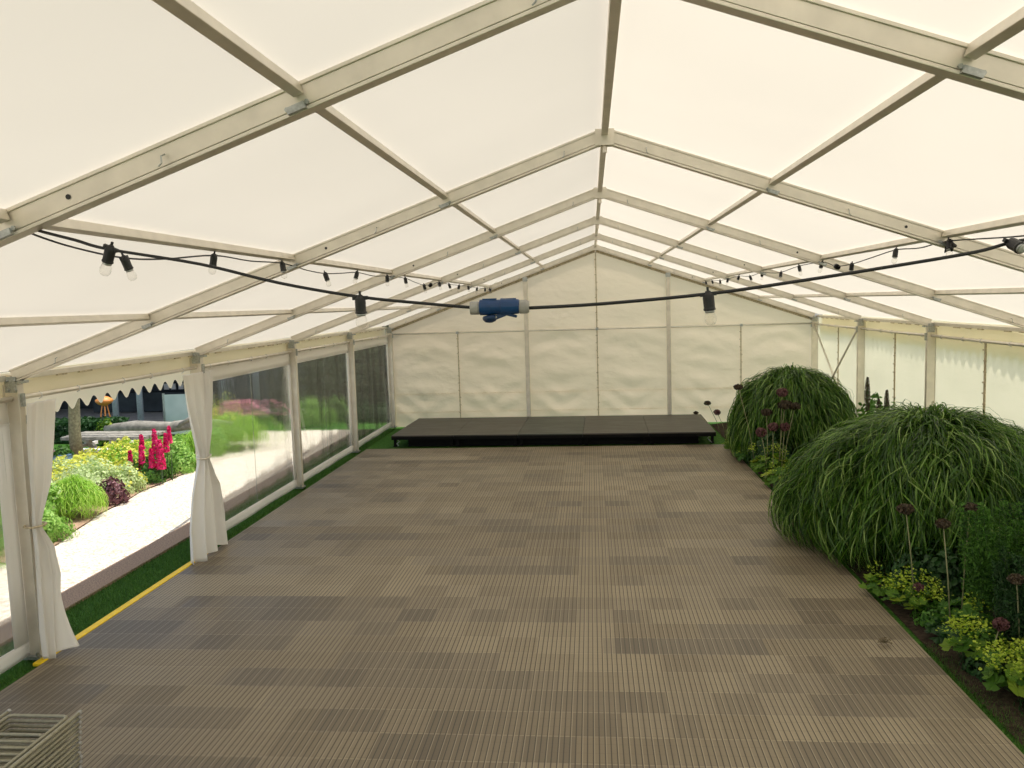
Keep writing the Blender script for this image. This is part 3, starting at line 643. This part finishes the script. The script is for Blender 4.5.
def cloud(n, dims, seed, shell=.55, lumps=.18):
    r = np.random.default_rng(seed); d = r.normal(0, 1, (n, 3)); d[:, 2] = np.abs(d[:, 2])*1.0; d /= np.linalg.norm(d, axis=1, keepdims=True)
    rad = shell+(1-shell)*r.uniform(0, 1, n)**.5; az = np.arctan2(d[:, 1], d[:, 0])
    rad *= 1+lumps*np.sin(az*3+seed)*np.cos(d[:, 2]*5+seed)+lumps*.6*np.sin(az*6+2*seed+d[:, 2]*7)
    return d*rad[:, None]*np.array(dims)[None], d
def bush(name, label, cat, loc, dims, n, size, mat, seed, group=None, stems=6, aspect=.6, stemmat=None, extra=None, fold=.25):
    t = thing(name, label, cat, loc, 0, group); c, d = cloud(n, dims, seed); V, F = leaves(c, d, size, seed, aspect, fold); V[:, 2] = np.maximum(V[:, 2], .005)
    raw_mesh('foliage', V, F, mat, t, smooth=False)
    m = MB(); r = np.random.default_rng(seed)
    for k in range(stems):
        a = r.uniform(0, 2*PI); q = r.uniform(.2, .7); m.tube([(.03*math.cos(a), .03*math.sin(a), 0), (q*.4*dims[0]*math.cos(a), q*.4*dims[1]*math.sin(a), dims[2]*.45), (q*dims[0]*math.cos(a), q*dims[1]*math.sin(a), dims[2]*.75)], [.006, .005, .003], 5)
    m.build('stems', stemmat or M['hstem'], t)
    if extra:
        mt, k, sz, dd = extra; c, d = cloud(k, [x*1.06 for x in dims], seed+50, .85, .18); keep = c[:, 2] > dims[2]*dd; V, F = leaves(c[keep], d[keep], sz, seed+51, .9); raw_mesh('flowers', V, F, mt, t, smooth=False)
    return t

# --- the two arching grass mounds
V, F = blades(17000, 1.47, 1.40, 11, .0145, ax=1.0, jit=.12, clip=1.06)
gm = thing('ornamental_grass', 'huge arching green grass mound in front, spilling over the floor edge', 'grass plant', (3.32, 8.95, 0), 0, 'arching grass mounds'); raw_mesh('blades', V, F, M['grass_dark'], gm)
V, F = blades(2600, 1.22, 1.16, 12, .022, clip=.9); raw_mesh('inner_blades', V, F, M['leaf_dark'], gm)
V, F = blades(10500, 1.03, 1.44, 13, .0155, jit=.12, ax=1.0, clip=1.25)
gm = thing('ornamental_grass', 'second arching grass mound farther back, close to the stage', 'grass plant', (3.13, 14.1, 0), 0, 'arching grass mounds'); raw_mesh('blades', V, F, M['grass_dark'], gm)
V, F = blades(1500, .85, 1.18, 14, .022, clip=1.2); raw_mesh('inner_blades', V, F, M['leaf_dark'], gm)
bush('shrub', 'dark leafy shrub against the wall between the two grass mounds', 'shrub', (4.0, 12.35, .02), (.45, .8, 1.05), 2400, .075, M['leaf_mid'], 15)
# dark flower spires
for i, (x, y, z, lb) in enumerate([(3.627, 12., 1.47, 'tallest dark flower spire rising behind the front grass mound'), (3.777, 12., 1.17, 'shortest dark flower spire behind the front grass mound'), (3.883, 12., 1.29, 'right hand dark flower spire behind the front grass mound')]):
    t_ = thing('flower_spire', lb, 'flower', (x, y-.15, .02), 0, 'dark flower spires'); MB().tube([(0, 0, 0), (.01, 0, z*.6), (0, 0, z)], [.010, .012, .004], 6).tube([(0, 0, z-.46), (0, 0, z-.2), (0, 0, z)], [.018, .020, .004], 7).build('stem', M['hstem'], t_)
    k = 700; r = np.random.default_rng(70+i); zz = r.uniform(.0, 1, k); Lh = .48; rad = .028*np.sin(np.clip(zz*.9+.1, 0, 1)*PI)**.6+.006; a = r.uniform(0, 2*PI, k)
    c = np.stack([rad*np.cos(a), rad*np.sin(a), z-Lh+zz*Lh], 1); V, F = leaves(c, np.stack([np.cos(a), np.sin(a), .5+0*a], 1), .019, 71+i); raw_mesh('florets', V, F, M['brownhead'], t_, smooth=False)

# --- globe seed heads on stems (alliums)
def allium(loc, z, r_, label, mat, lean=(0, 0), seed=0, flat=.8, group='round allium heads'):
    t = thing('allium', label, 'flower', loc, 0, group); hx, hy = lean
    MB().tube([(0, 0, 0), (hx*.4, hy*.4, z*.5), (hx, hy, z)], [.006, .005, .004], 6).build('stem', M['stem'], t, smooth=True)
    r = np.random.default_rng(seed); k = 230; d = r.normal(0, 1, (k, 3)); d /= np.linalg.norm(d, axis=1, keepdims=True)
    if mat is M['brownhead']: flat = .6
    d[:, 2] *= flat; m = MB().lathe([(.002, -r_*.25), (r_*.25, 0), (.002, r_*.25)], (hx, hy, z), 8)
    for q in d[:70]:
        e = Vector((hx, hy, z))+Vector(q)*r_*.92; m.tube([(hx, hy, z), tuple(e)], .0013, 3, False)
    m.build('flower_stalks', M['seed'], t)
    c = np.array([hx, hy, z])+d*r_*r.uniform(.86, 1.05, (k, 1)); V, F = leaves(c, d, r_*.42, seed+1, .8, .4); raw_mesh('florets', V, F, mat, t, smooth=False)
    return t
AL = [((2.50, 7.02, 0), .90, .060, 'wide brown allium head in front of the large grass mound, left one', 'brownhead', (-.13, -.12)),
      ((2.62, 6.62, 0), .86, .052, 'brown allium head on a tall pale straight stem by the grass mound', 'brownhead', (-.08, -.02)),
      ((2.51, 6.98, 0), .225, .040, 'dusky pink allium head low among lime leaves at the floor edge', 'pinkhead', (0, 0)),
      ((2.62, 5.98, 0), .300, .050, 'dusky pink round allium head low near the right edge', 'pinkhead', (.08, .02)),
      ((2.86, 6.05, 0), .62, .050, 'brown allium head on a tall stem at the right edge', 'brownhead', (-.06, -.04)),
      ((2.30, 16.05, 0), .66, .060, 'far allium head high in front of the white end wall', 'brownhead', (-.27, -.05)),
      ((2.38, 16.02, 0), .48, .060, 'far allium head lower, right of the stage corner', 'pinkhead', (-.17, 0)),
      ((2.25, 16.3, 0), .44, .045, 'far allium head just above the stage corner', 'brownhead', (-.40, 0)),
      ((2.40, 12.35, 0), .68, .075, 'pink allium head leftmost of the cluster by the far mound', 'pinkhead', (-.11, -.05)),
      ((2.46, 12.30, 0), .755, .070, 'pink allium head in the middle of the cluster by the far mound', 'pinkhead', (0, 0)),
      ((2.58, 12.32, 0), .75, .070, 'pink allium head rightmost of the cluster by the far mound', 'pinkhead', (.05, 0)),
      ((2.60, 12.5, 0), 1.23, .075, 'highest brown allium head against the far grass mound', 'pinkhead', (.03, 0)),
      ((2.55, 12.4, 0), 1.06, .095, 'largest dark allium head against the far grass mound', 'brownhead', (.10, 0)),
      ((2.62, 12.45, 0), 1.03, .080, 'dark allium head just right of the largest one by the far mound', 'brownhead', (.18, 0)),
      ((2.45, 12.6, 0), .93, .075, 'dark allium head left of the largest one by the far mound', 'brownhead', (-.02, 0)),
      ((2.35, 13.0, 0), 1.27, .065, 'brown allium head at the upper left outline of the far mound', 'brownhead', (-.26, 0)),
      ((2.75, 6.75, 0), .95, .050, 'dark allium head half hidden in the feathery leaves, upper right', 'brownhead', (.05, 0))]
for i, (l, z, r_, lb, mt, ln) in enumerate(AL): allium(l, z, r_, lb, M[mt], ln, 100+i)

# --- lady's mantle and undergrowth along the floor edge
def mantle(loc, R, Ht, seed, label, nleaf=46, nfl=420, group='lime flowering edging plants', leafmat='leaf_lime', lmin=.05):
    t = thing('lady_mantle', label, 'plant', loc, 0, group); r = np.random.default_rng(seed); m = MB(); V = []; F = []; st = MB()
    for k in range(nleaf):
        a = r.uniform(0, 2*PI); q = R*math.sqrt(r.uniform(.02, 1)); z = Ht*(.25+.6*r.uniform()*(1-.4*q/R)); c = Vector((q*math.cos(a), q*math.sin(a)*1.1, z)); s = lmin*r.uniform(.7, 1.5)
        nrm = Vector((math.cos(a)*.5+r.normal(0, .3), math.sin(a)*.5+r.normal(0, .3), 1)).normalized(); M3 = nrm.to_track_quat('Z', 'Y').to_matrix(); n_ = 18; pts = [c-nrm*s*.15]
        a0 = r.uniform(0, 6)
        for j in range(n_):
            b = a0+2*PI*j/n_*.92; rr = s*(1+.16*math.cos(j*2*PI/n_*7)); pts.append(c+M3 @ Vector((rr*math.cos(b), rr*math.sin(b), .10*s*math.cos(j*2*PI/n_*7))))
        m.add([tuple(p) for p in pts], [(0, j, j+1) for j in range(1, n_)]); st.tube([(c.x*.2, c.y*.2, 0), (c.x*.7, c.y*.7, z*.6), tuple(c)], .0022, 4, False)
    m.build('leaves', M[leafmat], t); st.build('stems', M['hstem'], t)
    if nfl:
        cs = []
        for k in range(max(4, nfl//42)):
            a = r.uniform(0, 2*PI); q = R*math.sqrt(r.uniform(.05, 1.1)); cc = np.array([q*math.cos(a), q*math.sin(a)*1.1, Ht*r.uniform(.7, 1.1)]); cs.append(cc+r.normal(0, .032, (30, 3)))
        c = np.concatenate(cs); c[:, 2] = np.maximum(c[:, 2], .02); V, F = leaves(c, np.tile([0, 0, 1.], (len(c), 1)), .019, seed, 1.0); raw_mesh('flower_sprays', V, F, M['lime_fl'], t, smooth=False)
    return t
mantle((2.52, 7.08, 0), .22, .26, 201, 'lime flowering edging plant beside the low pink allium', 50, 520)
mantle((2.38, 7.42, 0), .15, .20, 202, 'small lime plant reaching furthest over the floor edge below the mound', 22, 160)
mantle((2.78, 6.75, 0), .18, .22, 203, 'green leaved edging plant right of the low pink allium', 34, 120, leafmat='leaf_mid')
mantle((2.50, 6.05, 0), .12, .33, 204, 'upright lime flower spray standing alone at the floor edge', 12, 420)
mantle((2.62, 5.58, 0), .20, .28, 205, 'lime flowering plant nearest the camera on the right', 50, 700)
mantle((2.80, 5.85, 0), .20, .24, 206, 'leafy lime plant at the right edge below the pink allium', 46, 150)
mantle((2.55, 6.42, 0), .14, .16, 207, 'low dark green leaf clump between lime plants at the floor edge', 30, 0, leafmat='leaf_dark')
mantle((2.45, 12.55, 0), .24, .42, 211, 'lime green leafy plant under the cluster of pink allium heads', 70, 300, lmin=.055)
mantle((2.44, 11.75, 0), .20, .30, 212, 'lime plant tucked left of the front grass mound', 60, 380, lmin=.055)
mantle((2.52, 11.0, 0), .20, .22, 213, 'yellow lime flowers hugging the floor edge behind the front mound', 36, 600)
mantle((2.36, 13.6, 0), .20, .22, 214, 'bluish green low clump at the floor edge by the far mound', 46, 40, leafmat='leaf_mid', lmin=.06)
mantle((2.28, 14.75, 0), .14, .15, 215, 'tiny lime plant at the far floor corner beside the stage', 22, 60)
bush('shrub', 'dark green low foliage in front of the far grass mound', 'shrub', (2.62, 13.3, 0), (.34, .8, .55), 1700, .06, M['leaf_dark'], 216)
for i_, (x_, y_, lb_) in enumerate([(2.78, 6.42, 'behind the lone upright lime flower spray'), (2.70, 5.25, 'at the bottom right corner of the view'), (2.60, 6.75, 'between the low pink allium and the floor edge'), (2.60, 5.88, 'in front of the low round pink allium'), (2.62, 7.35, 'under the front edge of the great grass mound')]):
    bush('ground_cover', 'low dark green ground cover '+lb_, 'plant', (x_, y_, 0), (.20, .26, .13), 700, .04, M['leaf_dark' if i_ % 2 else 'leaf_mid'], 240+i_, 'ground cover clumps')
bush('shrub', 'dark undergrowth below the front grass mound at the floor edge', 'shrub', (2.95, 7.55, 0), (.55, .5, .42), 1600, .06, M['leaf_dark'], 217)
# feathery plants at the right edge
def feathery(loc, R, Ht, n, seed, label, mat):
    t = thing('feathery_plant', label, 'plant', loc, 0, 'feathery leaved plants'); r = np.random.default_rng(seed); st = MB(); C = []; D = []
    for k in range(n):
        a = r.uniform(0, 2*PI); q = R*math.sqrt(r.uniform(0, 1)); tip = Vector((q*math.cos(a), q*math.sin(a), Ht*r.uniform(.55, 1))); b = Vector((tip.x*.4, tip.y*.4, 0)); st.tube([tuple(b), tuple(b.lerp(tip, .6)+Vector((0, 0, .04))), tuple(tip)], [.005, .004, .002], 5)
        for u in np.linspace(.25, 1, 22):
            c = b.lerp(tip, u)
            for s in range(7):
                aa = r.uniform(0, 2*PI); L = .10*(1.15-u)+.02; d = np.array([math.cos(aa), math.sin(aa), .35])
                for w in (.35, .7, 1): C.append(np.array(c)+d*L*w); D.append(d+r.normal(0, .4, 3))
    C = np.array(C); V, F = leaves(C, np.array(D), .036, seed, .28); V[:, 2] = np.maximum(V[:, 2], .01); raw_mesh('foliage', V, F, mat, t, smooth=False); st.build('stems', M['hstem'], t); return t
feathery((3.05, 6.75, 0), .34, 1.0, 26, 221, 'tall feathery dark green plant at the right edge beside the mound', M['leaf_mid'])
feathery((2.98, 6.15, 0), .28, .72, 22, 222, 'shorter feathery plant at the right edge behind the pink allium', M['leaf_dark'])
feathery((3.55, 7.05, 0), .40, 1.15, 26, 224, 'feathery plant behind the others, against the right flank of the mound', M['leaf_dark'])
bush('shrub', 'dark leafy undergrowth at the lower right edge', 'shrub', (3.02, 5.75, 0), (.36, .75, .34), 1500, .05, M['leaf_dark'], 223)

# dried seed head on the floor
t_ = thing('dried_seed_head', 'small dried spiky seed head lying alone on the floor', 'seed head', (2.02, 6.30, .035)); r = np.random.default_rng(9); m = MB()
for k in range(60):
    d = Vector(r.normal(0, 1, 3)).normalized(); d.z = abs(d.z)*.9-.25; m.tube([(0, 0, 0), tuple(d*.045)], [.0018, .0010], 3, False); m.lathe([(.001, 0), (.0035, .004), (.001, .009)], tuple(d*.045), 4, d)
m.build('spikes', M['dry'], t_); MB().tube([(0, 0, 0), (-.02, .03, .0), (-.03, .06, .01)], .002, 4).build('stem', M['dry'], t_)

# ------------------------------------------------------------------ flower bed outside on the left
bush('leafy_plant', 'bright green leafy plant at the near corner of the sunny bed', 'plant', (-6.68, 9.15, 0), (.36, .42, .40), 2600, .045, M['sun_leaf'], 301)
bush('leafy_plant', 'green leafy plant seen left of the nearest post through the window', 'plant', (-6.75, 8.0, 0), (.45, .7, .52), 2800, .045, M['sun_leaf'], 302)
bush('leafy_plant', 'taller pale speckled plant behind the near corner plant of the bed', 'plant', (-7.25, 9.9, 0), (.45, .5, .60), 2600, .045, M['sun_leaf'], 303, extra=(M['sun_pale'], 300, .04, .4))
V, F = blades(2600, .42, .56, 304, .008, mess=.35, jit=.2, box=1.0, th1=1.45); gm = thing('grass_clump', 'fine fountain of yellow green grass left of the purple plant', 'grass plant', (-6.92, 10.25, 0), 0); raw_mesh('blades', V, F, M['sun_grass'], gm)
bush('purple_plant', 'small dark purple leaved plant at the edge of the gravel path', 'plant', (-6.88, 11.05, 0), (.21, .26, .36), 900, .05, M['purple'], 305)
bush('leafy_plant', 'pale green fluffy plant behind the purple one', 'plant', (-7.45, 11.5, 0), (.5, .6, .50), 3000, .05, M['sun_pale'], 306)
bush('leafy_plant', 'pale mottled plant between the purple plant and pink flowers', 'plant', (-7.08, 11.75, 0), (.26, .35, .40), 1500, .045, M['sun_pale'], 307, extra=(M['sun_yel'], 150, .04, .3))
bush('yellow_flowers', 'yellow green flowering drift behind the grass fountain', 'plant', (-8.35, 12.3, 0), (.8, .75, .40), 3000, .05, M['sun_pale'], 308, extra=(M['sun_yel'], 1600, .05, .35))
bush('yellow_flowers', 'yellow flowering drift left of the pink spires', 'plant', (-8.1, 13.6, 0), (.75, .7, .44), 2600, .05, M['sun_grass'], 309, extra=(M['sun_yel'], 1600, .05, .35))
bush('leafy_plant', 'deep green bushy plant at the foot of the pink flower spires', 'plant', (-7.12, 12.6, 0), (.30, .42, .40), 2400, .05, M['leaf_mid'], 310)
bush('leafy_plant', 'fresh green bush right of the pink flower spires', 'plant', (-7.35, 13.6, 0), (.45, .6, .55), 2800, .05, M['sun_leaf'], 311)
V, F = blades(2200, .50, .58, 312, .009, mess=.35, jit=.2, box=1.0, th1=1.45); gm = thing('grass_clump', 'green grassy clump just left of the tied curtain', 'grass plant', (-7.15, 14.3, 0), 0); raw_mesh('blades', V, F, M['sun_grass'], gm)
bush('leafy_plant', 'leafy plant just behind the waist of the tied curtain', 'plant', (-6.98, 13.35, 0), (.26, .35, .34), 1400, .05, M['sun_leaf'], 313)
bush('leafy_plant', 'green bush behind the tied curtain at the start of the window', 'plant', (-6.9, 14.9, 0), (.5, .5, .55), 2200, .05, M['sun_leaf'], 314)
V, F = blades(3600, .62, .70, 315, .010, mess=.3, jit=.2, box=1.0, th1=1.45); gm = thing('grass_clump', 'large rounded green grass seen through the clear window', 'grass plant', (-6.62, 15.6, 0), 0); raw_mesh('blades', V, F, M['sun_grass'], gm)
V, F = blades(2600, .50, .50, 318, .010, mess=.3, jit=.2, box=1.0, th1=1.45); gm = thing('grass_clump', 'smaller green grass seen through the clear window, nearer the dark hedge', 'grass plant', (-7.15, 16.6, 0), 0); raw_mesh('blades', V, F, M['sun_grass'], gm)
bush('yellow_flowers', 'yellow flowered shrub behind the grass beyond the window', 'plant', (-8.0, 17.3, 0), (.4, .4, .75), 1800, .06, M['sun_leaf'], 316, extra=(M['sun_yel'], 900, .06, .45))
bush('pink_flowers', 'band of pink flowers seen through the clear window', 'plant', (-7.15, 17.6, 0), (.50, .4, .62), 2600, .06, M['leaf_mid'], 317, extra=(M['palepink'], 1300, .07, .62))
def spire(loc, z, L, label, seed, mat='pink', r_=.045):
    t = thing('flower_spire', label, 'flower', loc, 0, 'pink flower spires'); MB().tube([(0, 0, 0), (.01, 0, z*.5), (0, 0, z)], [.008, .006, .004], 5).build('stem', M['hstem'], t)
    r = np.random.default_rng(seed); k = 230; u = r.uniform(0, 1, k); a = r.uniform(0, 2*PI, k); rad = r_*(1-.65*u)
    c = np.stack([rad*np.cos(a), rad*np.sin(a), z-L+L*u], 1); V, F = leaves(c, np.stack([np.cos(a), np.sin(a), .3+0*a], 1), .038, seed, .9); raw_mesh('florets', V, F, M[mat], t, smooth=False)
SP = [(-7.17, 12.4, .60, .42, 'left magenta flower spire, standing apart from the others', .060), (-7.02, 12.55, .83, .38, 'upper magenta flower spire in the middle of the group', .055), (-6.87, 12.4, .68, .46, 'largest magenta flower spire above the green bush', .070),
      (-6.98, 12.35, .55, .30, 'short magenta flower spire between two larger ones', .05), (-6.80, 12.6, .86, .26, 'thin magenta flower spire rightmost of the group', .035), (-7.36, 12.4, .52, .24, 'small pale magenta spire at the far left of the group', .035), (-6.80, 12.3, .64, .40, 'broad magenta spire touching the largest one', .060)]
SP += [(-7.24, 12.55, .74, .22, 'short magenta spire rising behind the leftmost ones', .040), (-6.92, 12.7, .74, .30, 'slender magenta spire behind the largest one', .045)]
for i, (x, y, z, L, lb, r_) in enumerate(SP): spire((x, y, 0), z, L, lb, 330+i, r_=r_)

# ------------------------------------------------------------------ garden terrace farther off
tr = thing('young_tree', 'slim grey green tree trunk outside, rising behind the yellow flowers', 'tree', (-9.35, 14.1, 0))
MB().tube([(0, 0, 0), (-.01, 0, .6), (.02, .02, 1.3), (-.05, .0, 2.2), (0, .05, 3.1)], [.12, .10, .095, .08, .05], 10).build('trunk', M['bark'], tr, smooth=True)
m = MB(); m.tube([(.0, 0, 1.25), (.15, -.05, 1.55), (.45, -.1, 2.1)], [.05, .035, .015], 6); m.tube([(-.03, 0, 1.9), (-.3, .1, 2.4), (-.6, .1, 2.9)], [.045, .03, .012], 6); m.build('branches', M['bark'], tr, smooth=True)
c, d = cloud(2600, (1.3, 1.3, 1.1), 350, .4); V, F = leaves(c+np.array([0, 0, 2.9]), d, .09, 350); raw_mesh('foliage', V, F, M['leaf_mid'], tr, smooth=False)
tb = thing('picnic_table', 'weathered garden table with white splayed legs behind the tree trunk', 'table', (-9.1, 14.9, 0), -.05)
m = MB()
for k in range(5): m.box((0, -.30+.15*k, .385+.006*(k % 2)), (1.7, .135, .06))
m.build('table_top', M['timber'], tb, bevel=.006)
for x in (-.72, .02):
    for sgn in (-1, 1): MB().beam((x, sgn*.08, .36), (x+.14, sgn*.34, 0), .05, .13, (1, 0, 0)).build('leg', M['white'], tb)
MB().box((0, -.52, .20), (1.6, .20, .04)).beam((-.72, -.5, .18), (-.72, .5, .18), .05, .06).beam((.05, -.5, .18), (.05, .5, .18), .05, .06).build('bench_board', M['white'], tb)
bl = thing('driftwood_log', 'gnarled grey timber lying along the terrace edge beyond the yellow flowers', 'log', (-8.9, 16.2, .0))
MB().tube([(-1.2, .1, .30), (-.5, 0, .36), (.2, .08, .33), (.9, 0, .42), (1.5, .1, .36)], [.10, .13, .11, .12, .06], 9).tube([(.4, 0, .35), (.75, -.1, .55), (1.1, -.1, .62)], [.06, .04, .02], 6).tube([(-.4, 0, .3), (-.35, -.05, 0)], .07, 7).tube([(.9, 0, .35), (.95, .05, 0)], .07, 7).build('timber', M['timber'], bl, smooth=True)
bush('red_flowers', 'dark red flowering plant beside the near table leg', 'plant', (-9.75, 13.7, 0), (.35, .3, .36), 900, .05, M['leaf_dark'], 351, extra=(M['palepink'], 120, .05, .3))
pot = thing('plant_pot', 'blue glazed pot beside the tree trunk', 'pot', (-9.25, 13.55, 0)); MB().lathe([(.11, 0), (.15, .05), (.17, .22), (.16, .26), (.175, .28)], (0, 0, 0), 16).build('pot_body', plain('blue_glaze', (.14, .25, .38), .3), pot, smooth=True)
c, d = cloud(300, (.16, .16, .14), 352); V, F = leaves(c+np.array([0, 0, .28]), d, .05, 352); raw_mesh('foliage', V, F, M['leaf_mid'], pot, smooth=False)
def hedge(name, loc, dims, n, size, seed, label, mat, cat='hedge'):
    t = thing(name, label, cat, loc); r = np.random.default_rng(seed); face = r.integers(0, 5, n); u = r.uniform(-1, 1, (n, 3)); u[:, 2] = (u[:, 2]+1)/2
    dn = np.zeros((n, 3))
    for k, (ax, sg) in enumerate(((0, -1), (0, 1), (1, -1), (1, -1), (2, 1))):
        q = face == k; v = sg*(1+r.normal(0, .05, q.sum())) if ax < 2 else 1+r.normal(0, .04, q.sum()); u[q, ax] = v; dn[q, ax] = sg
    c = u*np.array([dims[0]/2, dims[1]/2, dims[2]]); V, F = leaves(c, dn, size, seed, .65); V[:, 2] = np.maximum(V[:, 2], 0); raw_mesh('foliage', V, F, mat, t, smooth=False)
    MB().box((0, 0, dims[2]*.47), (dims[0]*.92, dims[1]*.8, dims[2]*.94)).build('dense_core', M['soil'], t)
    return t
hedge('hedge', (-11.25, 17.0, 0), (1.9, .8, .40), 3500, .09, 360, 'low dark green hedge beyond the garden table', M['leaf_dark'])
bush('leafy_plant', 'small bright lime bush in front of the low dark hedge', 'plant', (-10.15, 16.35, 0), (.20, .2, .50), 600, .07, M['leaf_lime'], 361)
hedge('hedge', (-5.3, 20.6, 0), (3.6, 1.0, 3.0), 9000, .13, 362, 'tall dark hedge beyond the end of the gravel path', M['hedge'])
hedge('hedge', (-2.2, 22.4, 0), (4.0, 1.0, 3.0), 5000, .13, 363, 'tall dark hedge farther right, behind the last clear window', M['hedge'])
hedge('hedge', (-18.8, 18.0, 0), (5.5, 1.2, 2.6), 6000, .13, 364, 'tall dark hedge far left beyond the pavilion', M['hedge'])
bush('leafy_plant', 'round green bush at the foot of the tall dark hedge', 'plant', (-5.95, 18.6, 0), (.42, .4, .62), 1500, .07, M['sun_leaf'], 365)
bush('shrub', 'dark low shrubs at the foot of the tall hedge, left part', 'shrub', (-6.3, 19.2, 0), (.6, .4, .42), 1600, .07, M['leaf_dark'], 371)
bush('shrub', 'dark low shrubs at the foot of the tall hedge, right part', 'shrub', (-4.9, 19.2, 0), (.8, .4, .40), 1600, .07, M['leaf_dark'], 372)
# pavilion
pv = thing('pavilion', 'low dark open fronted pavilion with pale blue columns', 'building', (-11.7, 19.2, 0))
MB().box((0, 3.2, 1.3), (8, .2, 2.6)).box((-4, 1.6, 1.3), (.2, 3.2, 2.6)).box((3.9, 1.6, 1.3), (.2, 3.2, 2.6)).build('wall', M['inner'], pv)
MB().box((0, 1.5, 2.65), (8.2, 4.0, .12)).box((0, -.45, 2.55), (8.2, .06, .3)).build('roof', M['inner'], pv)
MB().box((0, 1.5, .0), (8.4, 3.6, .08)).build('floor_slab', M['ledge'], pv)
for x in (-3.3, .18, .80, 2.5, 3.7): MB().tube([(x, -.15, .04), (x, -.15, 2.55)], .075, 12).build('column', M['column'], pv, smooth=True)
for x in (-.5, -.3, -.08, .12): MB().box((x+.3, 3.05, .62), (.14, .03, .16)).build('window', M['white'], pv)
MB().box((-.2, 2.2, .32), (3.0, .5, .5)).build('counter', M['inner'], pv)
sc = thing('glass_screen', 'pale green frosted screen panel beside the pavilion column', 'screen', (-9.35, 18.4, 0), .08); MB().box((0, 0, .43), (1.15, .02, .72)).build('panel', M['frost'], sc)
MB().box((-.58, 0, .42), (.04, .05, .80)).build('post', M['galv'], sc); MB().box((.58, 0, .42), (.04, .05, .80)).build('post', M['galv'], sc)
pl = thing('planter', 'long low planter of orange flowers under the frosted screen', 'planter', (-8.9, 17.6, 0), .0); MB().box((0, 0, .07), (1.5, .3, .14)).build('trough', M['white'], pl, bevel=.01)
c, d = cloud(700, (.72, .16, .16), 370, .3); V, F = leaves(c+np.array([0, 0, .12]), d, .05, 370); raw_mesh('flowers', V, F, leafy('orange_petals', ((0, (.75, .25, .08)), (1, (.85, .50, .30)))), pl, smooth=False)
st_ = thing('stool', 'round orange topped stool standing on the terrace before the pavilion', 'stool', (-11.15, 18.0, 0)); MB().lathe([(.04, .60), (.13, .64), (.19, .70), (.19, .74), (.10, .80), (.02, .82)], (0, 0, 0), 18).build('seat', M['orange'], st_, smooth=True)
for k in range(4):
    a = k*PI/2+.6; MB().tube([(.05*math.cos(a), .05*math.sin(a), .62), (.15*math.cos(a), .15*math.sin(a), 0)], .014, 6).build('leg', M['orange'], st_)
# guy straps outside the windows
for a, b, lb in (((-4.62, 9.15, 2.0), (-5.45, 11.3, .0), 'white strap slanting to the ground outside, right of the tied curtain'), ((-4.62, 12.1, 2.0), (-5.45, 15.2, .0), 'white strap slanting to the ground outside the middle clear window')):
    A, B = Vector(a), Vector(b); q = tag(MB().beam((0, 0, 0), tuple(B-A), .05, .004, (0, 0, 1)).build('guy_strap', M['white'], at=a), lb, 'strap', 'guy straps'); MB().tube([tuple(B-A+Vector((0, 0, -.02))), tuple(B-A+Vector((-.02, .05, .12)))], .012, 6).build('ground_stake', M['galv'], q)

# short blades in the strips of lawn beside the floor
def turf(x0, x1, y0, y1, n, seed):
    r = np.random.default_rng(seed); c = np.stack([r.uniform(x0, x1, n), r.uniform(y0, y1, n), np.full(n, -.03)], 1); h = r.uniform(.02, .045, n); a = r.uniform(0, 2*PI, n); l = r.normal(0, .012, (n, 2)); w = .0025
    s = np.stack([np.cos(a)*w, np.sin(a)*w, 0*a], 1); tip = c+np.stack([l[:, 0], l[:, 1], h], 1); V = np.stack([c-s, c+s, tip], 1).reshape(-1, 3); F = np.arange(3*n).reshape(-1, 3); return V, F
M['turf'] = leafy('turf_blade', ((0, (.03, .09, .012)), (1, (.10, .22, .035))), .3)
V, F = turf(-4.93, -4.42, 3.5, 17.9, 42000, 400); tag(raw_mesh('grass_blades', V, F, M['turf'], smooth=False), 'short mown grass strip between the gravel path and the floor', 'grass', kind='stuff')
V, F = turf(2.30, 2.60, 4.2, 6.4, 5000, 401); 
tag(raw_mesh('grass_blades', V, F, M['turf'], smooth=False), 'short dark grass showing along the right floor edge', 'grass', kind='stuff')
